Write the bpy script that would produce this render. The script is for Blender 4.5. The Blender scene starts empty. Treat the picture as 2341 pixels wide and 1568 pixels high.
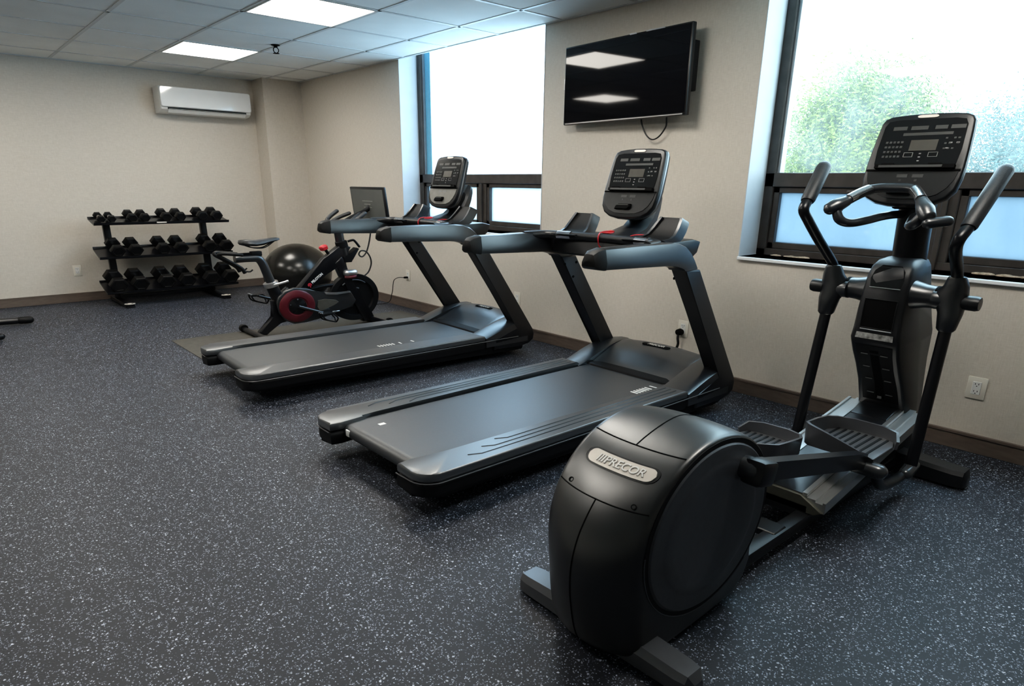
import bpy, bmesh, math, random
from mathutils import Vector, Matrix
random.seed(7)
C = bpy.context.scene.collection
ZS = 0.8486            # the room's vertical unit: heights below are written in metres and built at this ratio
PI = math.pi

# ------------------------------------------------------------------ materials
def mat(name, col, rough=0.5, metal=0.0, spec=0.5, noise=0.0, nscale=40.0, bump=0.0, bscale=300.0, coat=0.0, emit=None, estr=0.0, stretch=(1,1,1), ior=1.5):
    m = bpy.data.materials.new(name); m.use_nodes = True
    nt = m.node_tree; b = nt.nodes['Principled BSDF']
    c4 = (col[0], col[1], col[2], 1)
    b.inputs['Base Color'].default_value = c4
    b.inputs['Roughness'].default_value = rough
    b.inputs['Metallic'].default_value = metal; b.inputs['IOR'].default_value = ior
    b.inputs['Specular IOR Level'].default_value = spec
    b.inputs['Coat Weight'].default_value = coat
    b.inputs['Coat Roughness'].default_value = 0.08
    tc = nt.nodes.new('ShaderNodeTexCoord')
    mp = nt.nodes.new('ShaderNodeMapping'); mp.inputs['Scale'].default_value = stretch
    nt.links.new(tc.outputs['Object'], mp.inputs['Vector'])
    if noise > 0:
        n = nt.nodes.new('ShaderNodeTexNoise'); n.inputs['Scale'].default_value = nscale; n.inputs['Detail'].default_value = 4
        nt.links.new(mp.outputs['Vector'], n.inputs['Vector'])
        r = nt.nodes.new('ShaderNodeValToRGB')
        lo, hi = 1 - noise, 1 + noise
        r.color_ramp.elements[0].position = 0.3; r.color_ramp.elements[1].position = 0.7
        r.color_ramp.elements[0].color = (col[0]*lo, col[1]*lo, col[2]*lo, 1)
        r.color_ramp.elements[1].color = (min(1, col[0]*hi), min(1, col[1]*hi), min(1, col[2]*hi), 1)
        nt.links.new(n.outputs['Fac'], r.inputs['Fac']); nt.links.new(r.outputs['Color'], b.inputs['Base Color'])
    if bump > 0:
        n2 = nt.nodes.new('ShaderNodeTexNoise'); n2.inputs['Scale'].default_value = bscale; n2.inputs['Detail'].default_value = 3
        nt.links.new(mp.outputs['Vector'], n2.inputs['Vector'])
        bp = nt.nodes.new('ShaderNodeBump'); bp.inputs['Strength'].default_value = bump; bp.inputs['Distance'].default_value = 0.002
        nt.links.new(n2.outputs['Fac'], bp.inputs['Height']); nt.links.new(bp.outputs['Normal'], b.inputs['Normal'])
    if emit:
        b.inputs['Emission Color'].default_value = (emit[0], emit[1], emit[2], 1); b.inputs['Emission Strength'].default_value = estr
    return m

def floor_mat():
    m = bpy.data.materials.new('speckled_rubber'); m.use_nodes = True
    nt = m.node_tree; N = nt.nodes; L = nt.links; b = N['Principled BSDF']
    tc = N.new('ShaderNodeTexCoord')
    base = None
    def layer(scale, thr, size, prev, col, warp):
        nz = N.new('ShaderNodeTexNoise'); nz.inputs['Scale'].default_value = scale*0.9; nz.inputs['Detail'].default_value = 2
        L.new(tc.outputs['Object'], nz.inputs['Vector'])
        ad = N.new('ShaderNodeMix'); ad.data_type = 'RGBA'; ad.blend_type = 'LINEAR_LIGHT'; ad.inputs[0].default_value = warp
        L.new(tc.outputs['Object'], ad.inputs[6]); L.new(nz.outputs['Color'], ad.inputs[7])
        v = N.new('ShaderNodeTexVoronoi'); v.inputs['Scale'].default_value = scale
        L.new(ad.outputs[2], v.inputs['Vector'])
        d = N.new('ShaderNodeMath'); d.operation = 'LESS_THAN'; d.inputs[1].default_value = size
        L.new(v.outputs['Distance'], d.inputs[0])
        sp = N.new('ShaderNodeSeparateColor'); L.new(v.outputs['Color'], sp.inputs[0])
        t = N.new('ShaderNodeMath'); t.operation = 'GREATER_THAN'; t.inputs[1].default_value = thr
        L.new(sp.outputs[0], t.inputs[0])
        mu = N.new('ShaderNodeMath'); mu.operation = 'MULTIPLY'; L.new(d.outputs[0], mu.inputs[0]); L.new(t.outputs[0], mu.inputs[1])
        br = N.new('ShaderNodeMath'); br.operation = 'MULTIPLY_ADD'; br.inputs[1].default_value = 0.7; br.inputs[2].default_value = 0.35
        L.new(sp.outputs[1], br.inputs[0])
        m2 = N.new('ShaderNodeMath'); m2.operation = 'MULTIPLY'; L.new(mu.outputs[0], m2.inputs[0]); L.new(br.outputs[0], m2.inputs[1])
        mx = N.new('ShaderNodeMix'); mx.data_type = 'RGBA'; L.new(m2.outputs[0], mx.inputs[0])
        if prev is None: mx.inputs[6].default_value = FLOOR_BASE
        else: L.new(prev, mx.inputs[6])
        mx.inputs[7].default_value = col
        return mx.outputs[2]
    o = layer(150, 0.68, 0.34, None, (0.140, 0.160, 0.205, 1), 0.004)
    o = layer(235, 0.80, 0.42, o, (0.50, 0.56, 0.68, 1), 0.003)
    o = layer(100, 0.86, 0.30, o, (0.68, 0.73, 0.84, 1), 0.005)
    L.new(o, b.inputs['Base Color'])
    b.inputs['Roughness'].default_value = 0.55; b.inputs['Specular IOR Level'].default_value = 0.5
    n2 = N.new('ShaderNodeTexNoise'); n2.inputs['Scale'].default_value = 190; n2.inputs['Detail'].default_value = 3
    L.new(tc.outputs['Object'], n2.inputs['Vector'])
    bp = N.new('ShaderNodeBump'); bp.inputs['Strength'].default_value = 0.35; bp.inputs['Distance'].default_value = 0.003
    L.new(n2.outputs['Fac'], bp.inputs['Height']); L.new(bp.outputs['Normal'], b.inputs['Normal'])
    return m
FLOOR_BASE = (0.0150, 0.0182, 0.0265, 1)

def wall_mat():
    m = bpy.data.materials.new('linen_wallcovering'); m.use_nodes = True
    nt = m.node_tree; N = nt.nodes; L = nt.links; b = N['Principled BSDF']
    tc = N.new('ShaderNodeTexCoord')
    def streak(sc):
        mp = N.new('ShaderNodeMapping'); mp.inputs['Scale'].default_value = sc
        L.new(tc.outputs['Object'], mp.inputs['Vector'])
        n = N.new('ShaderNodeTexNoise'); n.inputs['Scale'].default_value = 1.0; n.inputs['Detail'].default_value = 4; n.inputs['Roughness'].default_value = 0.65
        L.new(mp.outputs['Vector'], n.inputs['Vector']); return n.outputs['Fac']
    h = streak((28, 28, 330)); v = streak((260, 260, 22))
    ad = N.new('ShaderNodeMath'); ad.operation = 'ADD'; L.new(h, ad.inputs[0]); L.new(v, ad.inputs[1])
    hf = N.new('ShaderNodeMath'); hf.operation = 'MULTIPLY'; hf.inputs[1].default_value = 0.5; L.new(ad.outputs[0], hf.inputs[0])
    r = N.new('ShaderNodeValToRGB')
    r.color_ramp.elements[0].position = 0.36; r.color_ramp.elements[1].position = 0.64
    r.color_ramp.elements[0].color = (0.580, 0.532, 0.468, 1); r.color_ramp.elements[1].color = (0.695, 0.645, 0.577, 1)
    L.new(hf.outputs[0], r.inputs['Fac']); L.new(r.outputs['Color'], b.inputs['Base Color'])
    b.inputs['Roughness'].default_value = 0.75; b.inputs['Specular IOR Level'].default_value = 0.3
    bp = N.new('ShaderNodeBump'); bp.inputs['Strength'].default_value = 0.15; bp.inputs['Distance'].default_value = 0.001
    L.new(hf.outputs[0], bp.inputs['Height']); L.new(bp.outputs['Normal'], b.inputs['Normal'])
    return m

def pane_mat(name, tint, haze, hcol, streaks=0.0):
    """A dirty, hazy pane: part of the light passes straight, part scatters in the film on the glass."""
    m = bpy.data.materials.new(name); m.use_nodes = True
    nt = m.node_tree; N = nt.nodes; L = nt.links
    N.remove(N['Principled BSDF'])
    tr = N.new('ShaderNodeBsdfTransparent'); tr.inputs[0].default_value = (*tint, 1)
    tl = N.new('ShaderNodeBsdfTranslucent'); tl.inputs[0].default_value = (*hcol, 1)
    gl = N.new('ShaderNodeBsdfGlossy'); gl.inputs['Roughness'].default_value = 0.02
    mx = N.new('ShaderNodeMixShader'); mx.inputs[0].default_value = haze
    if streaks > 0:
        tc = N.new('ShaderNodeTexCoord')
        mp = N.new('ShaderNodeMapping'); mp.inputs['Scale'].default_value = (1, 1, 0.6); mp.inputs['Rotation'].default_value = (0.6, 0, 0)
        L.new(tc.outputs['Object'], mp.inputs['Vector'])
        n = N.new('ShaderNodeTexNoise'); n.inputs['Scale'].default_value = 5.0; n.inputs['Detail'].default_value = 9; n.inputs['Roughness'].default_value = 0.72
        L.new(mp.outputs['Vector'], n.inputs['Vector'])
        ma = N.new('ShaderNodeMapRange'); ma.inputs[1].default_value = 0.3; ma.inputs[2].default_value = 0.75
        ma.inputs[3].default_value = max(0, haze - streaks); ma.inputs[4].default_value = min(1, haze + streaks)
        L.new(n.outputs['Fac'], ma.inputs[0]); L.new(ma.outputs[0], mx.inputs[0])
    L.new(tr.outputs[0], mx.inputs[1]); L.new(tl.outputs[0], mx.inputs[2])
    m2 = N.new('ShaderNodeMixShader'); m2.inputs[0].default_value = 0.05
    L.new(mx.outputs[0], m2.inputs[1]); L.new(gl.outputs[0], m2.inputs[2])
    L.new(m2.outputs[0], N['Material Output'].inputs['Surface'])
    return m

M = dict(
    floor=floor_mat(), wall=wall_mat(),
    tile=mat('ceiling_tile', (0.84, 0.86, 0.845), 0.9, noise=0.04, nscale=3, bump=0.25, bscale=160),
    grid=mat('ceiling_grid', (0.60, 0.62, 0.62), 0.45),
    gridshadow=mat('grid_reveal', (0.30, 0.31, 0.31), 0.8),
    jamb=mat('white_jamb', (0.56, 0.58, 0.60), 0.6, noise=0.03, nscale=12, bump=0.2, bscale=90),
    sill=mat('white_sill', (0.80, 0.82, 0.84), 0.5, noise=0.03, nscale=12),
    base=mat('brown_baseboard', (0.150, 0.118, 0.098), 0.5, noise=0.12, nscale=14, stretch=(1, 1, 5)),
    frame=mat('dark_bronze_frame', (0.060, 0.052, 0.048), 0.42, noise=0.2, nscale=16),
    frame2=mat('bronze_frame_light', (0.30, 0.32, 0.34), 0.4, metal=0.4, noise=0.1, nscale=16),
    putty=mat('peeling_putty', (0.46, 0.38, 0.29), 0.9, noise=0.4, nscale=60, bump=0.6, bscale=120),
    lamp=mat('lamp_diffuser', (0.9, 0.9, 0.88), 0.6, emit=(1.0, 0.95, 0.865), estr=19.0),
    white=mat('white_plastic', (0.78, 0.78, 0.76), 0.28, noise=0.02, nscale=20),
    white_gloss=mat('white_gloss', (0.80, 0.81, 0.81), 0.07, coat=0.6, noise=0.015, nscale=10),
    ivory=mat('ivory_plastic', (0.74, 0.70, 0.62), 0.35, noise=0.02, nscale=20),
    slot=mat('dark_slot', (0.0025, 0.0025, 0.003), 0.8, spec=0.15, noise=0.1),
    black=mat('black_plastic', (0.0085, 0.0095, 0.0115), 0.36, noise=0.12, nscale=60, bump=0.12, bscale=700, spec=0.5),
    satin=mat('satin_charcoal', (0.0110, 0.0130, 0.0165), 0.31, noise=0.08, nscale=40, bump=0.05, bscale=900, ior=1.6, spec=0.8),
    deck=mat('charcoal_rail', (0.0260, 0.0300, 0.0360), 0.38, noise=0.06, nscale=40, bscale=600, spec=1.00, ior=1.9, bump=0.03),
    hood=mat('charcoal_hood', (0.0170, 0.0195, 0.0240), 0.31, noise=0.05, nscale=30, bump=0.05, bscale=900, spec=1.00, ior=1.6),
    belt=mat('running_belt', (0.0210, 0.0245, 0.0300), 0.45, noise=0.12, nscale=90, bscale=500, spec=0.95, bump=0.1, ior=1.6),
    matte=mat('matte_black', (0.0040, 0.0045, 0.0060), 0.6, noise=0.15, nscale=50, spec=0.3),
    paint=mat('black_paint', (0.0060, 0.0065, 0.0090), 0.3, noise=0.1, nscale=30, spec=0.45),
    grip=mat('rubber_grip', (0.0240, 0.0252, 0.0276), 0.42, noise=0.15, nscale=80, bump=0.35, bscale=420),
    rubber=mat('rubber', (0.0045, 0.0045, 0.0050), 0.5, noise=0.2, nscale=60, bump=0.2, bscale=300, spec=0.3),
    chrome=mat('chrome', (0.72, 0.72, 0.74), 0.16, metal=1.0, noise=0.03),
    trim=mat('grey_trim_line', (0.20, 0.20, 0.21), 0.35, metal=0.6, noise=0.04),
    silver=mat('silver_trim', (0.52, 0.52, 0.53), 0.28, metal=0.9, noise=0.04),
    alu=mat('aluminium_ramp', (0.62, 0.63, 0.63), 0.30, metal=0.85, noise=0.06, nscale=20, stretch=(1, 20, 1)),
    olive=mat('anodised_guide', (0.15, 0.15, 0.125), 0.34, metal=0.5, noise=0.08, nscale=20),
    badge=mat('silver_badge', (0.74, 0.69, 0.63), 0.42, metal=0.15, noise=0.03),
    badge_text=mat('badge_lettering', (0.95, 0.94, 0.92), 0.35, noise=0.02),
    badge_shade=mat('badge_letter_shade', (0.28, 0.26, 0.24), 0.5, noise=0.02),
    mark=mat('white_mark', (0.86, 0.86, 0.84), 0.5, noise=0.03),
    face=mat('console_face', (0.0182, 0.0189, 0.0196), 0.30, noise=0.1, nscale=30),
    panel=mat('console_panel', (0.0108, 0.0114, 0.0126), 0.16, noise=0.1, nscale=30),
    lcd=mat('grey_display', (0.0760, 0.0736, 0.0656), 0.25, noise=0.04),
    key=mat('grey_key_print', (0.20, 0.20, 0.20), 0.4, noise=0.05),
    keydim=mat('dim_key_print', (0.048, 0.050, 0.050), 0.4, noise=0.05),
    keyhot=mat('bright_key_print', (0.62, 0.58, 0.50), 0.4, noise=0.05),
    red=mat('red_plastic', (0.55, 0.035, 0.045), 0.38, noise=0.08),
    crimson=mat('crimson_ring', (0.105, 0.011, 0.019), 0.34, noise=0.12, nscale=20),
    tvscreen=mat('television_glass', (0.004, 0.004, 0.006), 0.04, spec=0.32, noise=0.02),
    tablet=mat('tablet_glass', (0.125, 0.130, 0.125), 0.22, noise=0.05, nscale=8),
    tabtext=mat('tablet_text', (0.30, 0.30, 0.29), 0.3, noise=0.03),
    ball=mat('black_vinyl', (0.0112, 0.0105, 0.0091), 0.24, noise=0.1, nscale=20, bump=0.04, bscale=200),
    exmat=mat('grey_exercise_mat', (0.082, 0.076, 0.064), 0.65, noise=0.12, nscale=30, bump=0.2, bscale=260),
    cord=mat('black_cord', (0.012, 0.012, 0.013), 0.5, noise=0.1),
    disc=mat('grey_side_disc', (0.0720, 0.0780, 0.0900), 0.42, noise=0.06, nscale=60, bump=0.08, bscale=800),
    shroud=mat('drive_shroud', (0.0100, 0.0108, 0.0125), 0.34, noise=0.08, nscale=30, bump=0.05, bscale=900, spec=0.80, ior=1.6),
    leaf=mat('foliage', (0.135, 0.172, 0.012), 0.7, noise=0.15, nscale=2.5),
    leaf2=mat('far_foliage', (0.060, 0.110, 0.105), 0.8, noise=0.35, nscale=2.0),
    bark=mat('bark', (0.10, 0.08, 0.06), 0.9, noise=0.3),
    lawn=mat('pale_ground', (0.60, 0.64, 0.62), 0.9, noise=0.2, nscale=2),
    wear=mat('scuffed_plastic', (0.24, 0.24, 0.235), 0.7, noise=0.6, nscale=60),
    tower=mat('tower_plastic', (0.016, 0.017, 0.020), 0.42, noise=0.1, nscale=40, bump=0.06, bscale=700),
    emblem=mat('red_emblem', (0.62, 0.04, 0.07), 0.45, noise=0.05),
    pewter=mat('pewter_plastic', (0.055, 0.060, 0.066), 0.24, metal=0.3, noise=0.06, spec=0.8),
    post=mat('black_upright', (0.0075, 0.0085, 0.0115), 0.34, noise=0.06, nscale=40, bump=0.03, bscale=900, spec=0.55),
    stab=mat('grey_stabilizer', (0.0750, 0.0780, 0.0860), 0.28, noise=0.06, nscale=30, spec=0.90),
    blind=mat('blue_film', (0.20, 0.52, 0.70), 0.5, noise=0.05),
    pane_up=pane_mat('hazy_glass', (0.99, 1.0, 0.95), 0.075, (0.66, 0.72, 0.68), 0.05),
    pane_white=pane_mat('white_hazy_glass', (0.98, 1.0, 1.0), 0.35, (0.9, 0.97, 1.0), 0.06),
    pane_lo=pane_mat('frosted_glass', (0.85, 0.93, 1.0), 0.92, (0.29, 0.335, 0.36), 0.05),
    pane_lo_white=pane_mat('frosted_white_glass', (0.9, 0.97, 1.0), 0.85, (0.50, 0.54, 0.56), 0.05),
)

# ------------------------------------------------------------------ mesh helpers
def box(bm, x0, x1, y0, y1, z0, z1, bev=0.0, seg=2, rot=None, pivot=None):
    r = bmesh.ops.create_cube(bm, size=1.0)
    vs = r['verts']
    for v in vs:
        v.co = Vector(((x0+x1)/2 + v.co.x*(x1-x0), (y0+y1)/2 + v.co.y*(y1-y0), (z0+z1)/2 + v.co.z*(z1-z0)))
    if bev > 0:
        es = {e for v in vs for e in v.link_edges}
        rr = bmesh.ops.bevel(bm, geom=list(es), offset=bev, segments=seg, profile=0.5, affect='EDGES', clamp_overlap=True)
        vs = list({v for f in rr['faces'] for v in f.verts} | {v for v in vs if v.is_valid})
    if rot is not None:
        pv = Vector(pivot if pivot else ((x0+x1)/2, (y0+y1)/2, (z0+z1)/2))
        for v in vs: v.co = pv + rot @ (v.co - pv)
    return vs

def ring_faces(bm, rings, closed=True, caps=True):
    n = len(rings[0])
    vr = [[bm.verts.new(p) for p in r] for r in rings]
    for a, b in zip(vr[:-1], vr[1:]):
        for i in range(n if closed else n-1):
            j = (i+1) % n
            bm.faces.new((a[i], a[j], b[j], b[i]))
    if caps and closed:
        bm.faces.new(list(reversed(vr[0]))); bm.faces.new(vr[-1])
    return vr

def prism(bm, pts, axis, a, b, bev=0.0, seg=2):
    """polygon pts in the plane normal to axis, extruded from a to b; axis y -> pts (x,z); z -> (x,y); x -> (y,z)"""
    def P(p, t):
        if axis == 'y': return Vector((p[0], t, p[1]))
        if axis == 'z': return Vector((p[0], p[1], t))
        return Vector((t, p[0], p[1]))
    va = [bm.verts.new(P(p, a)) for p in pts]; vb = [bm.verts.new(P(p, b)) for p in pts]
    n = len(pts); fs = [bm.faces.new(list(reversed(va))), bm.faces.new(vb)]
    for i in range(n):
        j = (i+1) % n; fs.append(bm.faces.new((va[i], va[j], vb[j], vb[i])))
    if bev > 0:
        es = [e for f in fs[:2] for e in f.edges]
        bmesh.ops.bevel(bm, geom=es, offset=bev, segments=seg, profile=0.5, affect='EDGES', clamp_overlap=True)
    return va + vb

def smooth_path(pts, sub=6):
    P = [Vector(p) for p in pts]
    if len(P) < 3: return P
    out = []
    for i in range(len(P)-1):
        p0 = P[i-1] if i > 0 else P[0]*2 - P[1]; p1, p2 = P[i], P[i+1]
        p3 = P[i+2] if i+2 < len(P) else P[-1]*2 - P[-2]
        for k in range(sub):
            t = k/sub
            out.append(0.5*((2*p1) + (p2-p0)*t + (2*p0-5*p1+4*p2-p3)*t*t + (3*p1-p0-3*p2+p3)*t**3))
    out.append(P[-1]); return out

def tube(bm, pts, r, n=14, sub=0, profile=None, up=(0, 0, 1), caps=True, radii=None):
    """round (or profile) section swept along a path; radii scales the section per control point"""
    m = len(pts)
    P = smooth_path(pts, sub) if sub else [Vector(p) for p in pts]
    if radii is None: rad = [1.0]*len(P)
    else:
        rad = []
        for i in range(len(P)):
            t = i/(len(P)-1)*(m-1); k = min(int(t), m-2); f = t-k
            rad.append(radii[k]*(1-f) + radii[k+1]*f)
    if profile is None:
        profile = [(r*math.cos(2*PI*k/n), r*math.sin(2*PI*k/n)) for k in range(n)]
    rings = []; prev = None
    for i, p in enumerate(P):
        if i == 0: t = P[1]-P[0]
        elif i == len(P)-1: t = P[-1]-P[-2]
        else: t = (P[i+1]-p).normalized() + (p-P[i-1]).normalized()
        t.normalize()
        if prev is None:
            u = Vector(up); u = u - t*u.dot(t)
            if u.length < 1e-4: u = Vector((1, 0, 0)) - t*t.x
        else:
            u = prev - t*prev.dot(t)
        u.normalize(); prev = u
        s = t.cross(u)
        rings.append([p + (s*a + u*b)*rad[i] for a, b in profile])
    ring_faces(bm, rings, True, caps)

def rounded_tube(bm, pts, r, n=14, sub=0, up=(0, 0, 1)):
    """tube with domed ends"""
    P = smooth_path(pts, sub) if sub else [Vector(p) for p in pts]
    d0 = (P[0]-P[1]).normalized(); d1 = (P[-1]-P[-2]).normalized()
    pre = [P[0] + d0*r*s for s in (0.95, 0.75, 0.4)]; post = [P[-1] + d1*r*s for s in (0.4, 0.75, 0.95)]
    rad = [0.28, 0.66, 0.92] + [1]*len(P) + [0.92, 0.66, 0.28]
    Q = pre + P + post
    tube(bm, Q, r, n, 0, None, up, True, rad)

def lathe(bm, prof, center, axis='y', n=32, a0=0, a1=2*PI):
    """prof: list of (radius, height along axis)"""
    full = abs(a1-a0-2*PI) < 1e-6
    c = Vector(center); rings = []
    for r, h in prof:
        ring = []
        for k in range(n):
            a = a0 + (a1-a0)*k/(n if full else n-1)
            x, y = r*math.cos(a), r*math.sin(a)
            if axis == 'z': v = Vector((x, y, h))
            elif axis == 'y': v = Vector((x, h, y))
            else: v = Vector((h, x, y))
            ring.append(c + v)
        rings.append(ring)
    ring_faces(bm, rings, full, True if full else False)

def ellipsoid(bm, c, rx, ry, rz, nu=32, nv=20):
    r = bmesh.ops.create_uvsphere(bm, u_segments=nu, v_segments=nv, radius=1.0)
    for v in r['verts']: v.co = Vector((c[0]+v.co.x*rx, c[1]+v.co.y*ry, c[2]+v.co.z*rz))

def explode(o):
    """give every separate piece of a mesh an object of its own, same name and parent"""
    bm = bmesh.new(); bm.from_mesh(o.data); seen = set(); parts = []
    bm.verts.ensure_lookup_table()
    for v in bm.verts:
        if v.index in seen: continue
        st = [v]; isl = set()
        while st:
            q = st.pop()
            if q.index in isl: continue
            isl.add(q.index)
            for e in q.link_edges:
                w_ = e.other_vert(q)
                if w_.index not in isl: st.append(w_)
        seen |= isl; parts.append(isl)
    if len(parts) < 2: bm.free(); return [o]
    out = []; name = o.name.split('.')[0]
    for isl in parts:
        b2 = bm.copy(); b2.verts.ensure_lookup_table()
        bmesh.ops.delete(b2, geom=[v for v in b2.verts if v.index not in isl], context='VERTS')
        if not out:
            b2.to_mesh(o.data); b2.free(); out.append(o); continue
        me = bpy.data.meshes.new(name); b2.to_mesh(me); b2.free()
        for m_ in o.data.materials: me.materials.append(m_)
        n = bpy.data.objects.new(name, me); C.objects.link(n); n.parent = o.parent; out.append(n)
    bm.free(); return out

def quad(bm, a, b, c, d): return bm.faces.new([bm.verts.new(p) for p in (a, b, c, d)])

def BM(): return bmesh.new()

def finish(name, bm, m, parent=None, shade=35, flat=False):
    bmesh.ops.recalc_face_normals(bm, faces=bm.faces[:])
    for v in bm.verts: v.co.z *= ZS
    me = bpy.data.meshes.new(name); bm.to_mesh(me); bm.free()
    if isinstance(m, (list, tuple)):
        for q in m: me.materials.append(q)
    else: me.materials.append(m)
    if not flat:
        for p in me.polygons: p.use_smooth = True
        me.set_sharp_from_angle(angle=math.radians(shade))
    o = bpy.data.objects.new(name, me); C.objects.link(o)
    if parent is not None: o.parent = parent
    return o

def thing(name, label, cat, loc=(0, 0, 0), rz=0, group=None):
    o = bpy.data.objects.new(name, None); C.objects.link(o)
    o.empty_display_size = 0.1
    o.location = (loc[0], loc[1], loc[2]*ZS); o.rotation_euler = (0, 0, rz)
    o['label'] = label; o['category'] = cat
    if group: o['group'] = group
    return o
def tag(o, label, cat, group=None):
    o['label'] = label; o['category'] = cat
    if group: o['group'] = group
    return o
def struct(name, bm, m, parent=None, shade=35):
    o = finish(name, bm, m, parent, shade)
    if parent is None: o['kind'] = 'structure'
    return o

def text_verts(bm, body, size, place, depth=0.0012, shear=0.0, bold=0.0, space=1.0, width=None):
    """letters as mesh; place(u, v, w) -> point, u along the line, v up, w out"""
    cu = bpy.data.curves.new('lettering', 'FONT'); cu.body = body; cu.size = size; cu.shear = shear; cu.offset = bold; cu.space_character = space
    cu.align_x = 'CENTER'; cu.align_y = 'CENTER'; cu.resolution_u = 3; cu.extrude = depth/2
    ob = bpy.data.objects.new('lettering', cu); C.objects.link(ob)
    dg = bpy.context.evaluated_depsgraph_get(); me = bpy.data.meshes.new_from_object(ob.evaluated_get(dg))
    k = 1.0
    if width: k = width/(max(v.co.x for v in me.vertices)-min(v.co.x for v in me.vertices))
    vs = [bm.verts.new(place(v.co.x*k, v.co.y*(k if not width else 1.0), v.co.z + depth/2)) for v in me.vertices]
    for p in me.polygons:
        try: bm.faces.new([vs[i] for i in p.vertices])
        except ValueError: pass
    bpy.data.objects.remove(ob); bpy.data.curves.remove(cu); bpy.data.meshes.remove(me)

def dup(root, loc=None, rz=None, label=None, group=None):
    r = root.copy(); C.objects.link(r)
    if loc is not None: r.location = (loc[0], loc[1], loc[2]*ZS)
    if rz is not None: r.rotation_euler = (0, 0, rz)
    if label: r['label'] = label
    if group: r['group'] = group
    for ch in list(root.children):
        c = ch.copy(); C.objects.link(c); c.parent = r
        for g in list(ch.children):
            d = g.copy(); C.objects.link(d); d.parent = c
    return r
# ------------------------------------------------------------------ camera
def make_camera():
    f, yaw, pitch, roll, px, py = 1497.55, 0.724702, 0.321053, 0.0119674, 1160.256, 918.577
    fw = Vector((math.sin(yaw)*math.cos(pitch), math.cos(yaw)*math.cos(pitch), -math.sin(pitch)))
    r = Vector((math.cos(yaw), -math.sin(yaw), 0)); u = r.cross(fw)
    c, s = math.cos(roll), math.sin(roll)
    R_, U_ = r*c + u*s, u*c - r*s
    cam = bpy.data.cameras.new('camera'); o = bpy.data.objects.new('camera', cam); C.objects.link(o)
    m = Matrix((R_, U_, -fw)).transposed().to_4x4(); m.translation = Vector((-3.37962, 0, 1.120876))
    o.matrix_world = m
    cam.sensor_fit = 'HORIZONTAL'; cam.sensor_width = 36; cam.lens = f/2341*36
    cam.shift_x = (2341/2-px)/2341; cam.shift_y = (py-1568/2)/2341
    cam.clip_start = 0.05; cam.clip_end = 300
    bpy.context.scene.camera = o
make_camera()

# ------------------------------------------------------------------ room
HC = 2.494; YB = 7.442; XL = -5.4; YF = -2.6; XO = 0.30
SILL = 0.895; W1 = (3.48, 5.265); W2 = (0.132, 1.917); DEP = 0.18
b = BM(); box(b, XL, XO, YF, YB+0.1, -0.06, 0); struct('floor', b, M['floor'])
# ceiling: tiles, with the grid of tees between them
T = 0.6096; GX, GY = -0.3647, 3.327
b = BM(); box(b, XL, 0, YF, YB+0.1, HC, HC+0.03); struct('ceiling', b, M['tile'])
b = BM()
i = 0; x = GX
while x > XL:
    box(b, x-0.012, x+0.012, YF, YB, HC-0.004, HC+0.01); x -= T
y = GY - 9*T
while y < YB:
    if y > YF: box(b, XL, 0, y-0.012, y+0.012, HC-0.004, HC+0.01)
    y += T
box(b, XL, 0, YB-0.022, YB, HC-0.006, HC+0.01); box(b, -0.022, 0, YF, YB, HC-0.006, HC+0.01)
struct('trim_1', b, M['grid'])
# window wall with its two openings
b = BM()
HT = HC+0.5
box(b, 0, XO, YF, W2[0], 0, HT); box(b, 0, XO, W2[1], W1[0], 0, HT); box(b, 0, XO, W1[1], YB+0.1, 0, HT)
box(b, 0, XO, W2[0], W2[1], HT-.04, HT); box(b, 0, XO, W1[0], W1[1], HT-.04, HT)
box(b, 0, XO, W2[0], W2[1], 0, SILL); box(b, 0, XO, W1[0], W1[1], 0, SILL)
struct('wall_right', b, M['wall'])
b = BM(); box(b, -0.02, 0, YF, YB, HC+0.001, HT); struct('plenum_light_stop', b, M['jamb'])  # unseen, added above the ceiling to keep sky light out of the window recesses
b = BM(); box(b, XL, 0, YB, YB+0.1, 0, HC); struct('wall_back', b, M['wall'])
b = BM(); box(b, -0.415, 0, 7.17, YB, 0, HC); struct('wall_corner_pillar', b, M['wall'])
b = BM(); box(b, XL-0.1, XL, YF, YB+0.1, 0, HC); struct('wall_left', b, M['wall'])
b = BM(); box(b, XL, XO, YF-0.1, YF, 0, HC); struct('wall_front', b, M['wall'])
# baseboards
def baseboard(name, x0, x1, y0, y1, nx, ny):
    b = BM(); box(b, x0, x1, y0, y1, 0, 0.094, 0.003, 1)
    g = 0.004
    box(b, x0-g*nx if nx > 0 else x0, x1+g if nx < 0 else x1, y0-g if ny > 0 else y0, y1, 0.086, 0.0985)
    struct(name, b, M['base'])
baseboard('baseboard_right', -0.014, 0, YF, 7.17, 1, 0)
baseboard('baseboard_back', XL, -0.415, YB-0.014, YB, 0, 1)
baseboard('baseboard_pillar', -0.43, -0.0, 7.156, 7.17, 0, 1)
b = BM(); box(b, -0.429, -0.415, 7.156, YB, 0, 0.098); struct('baseboard_pillar_side', b, M['base'])

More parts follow.
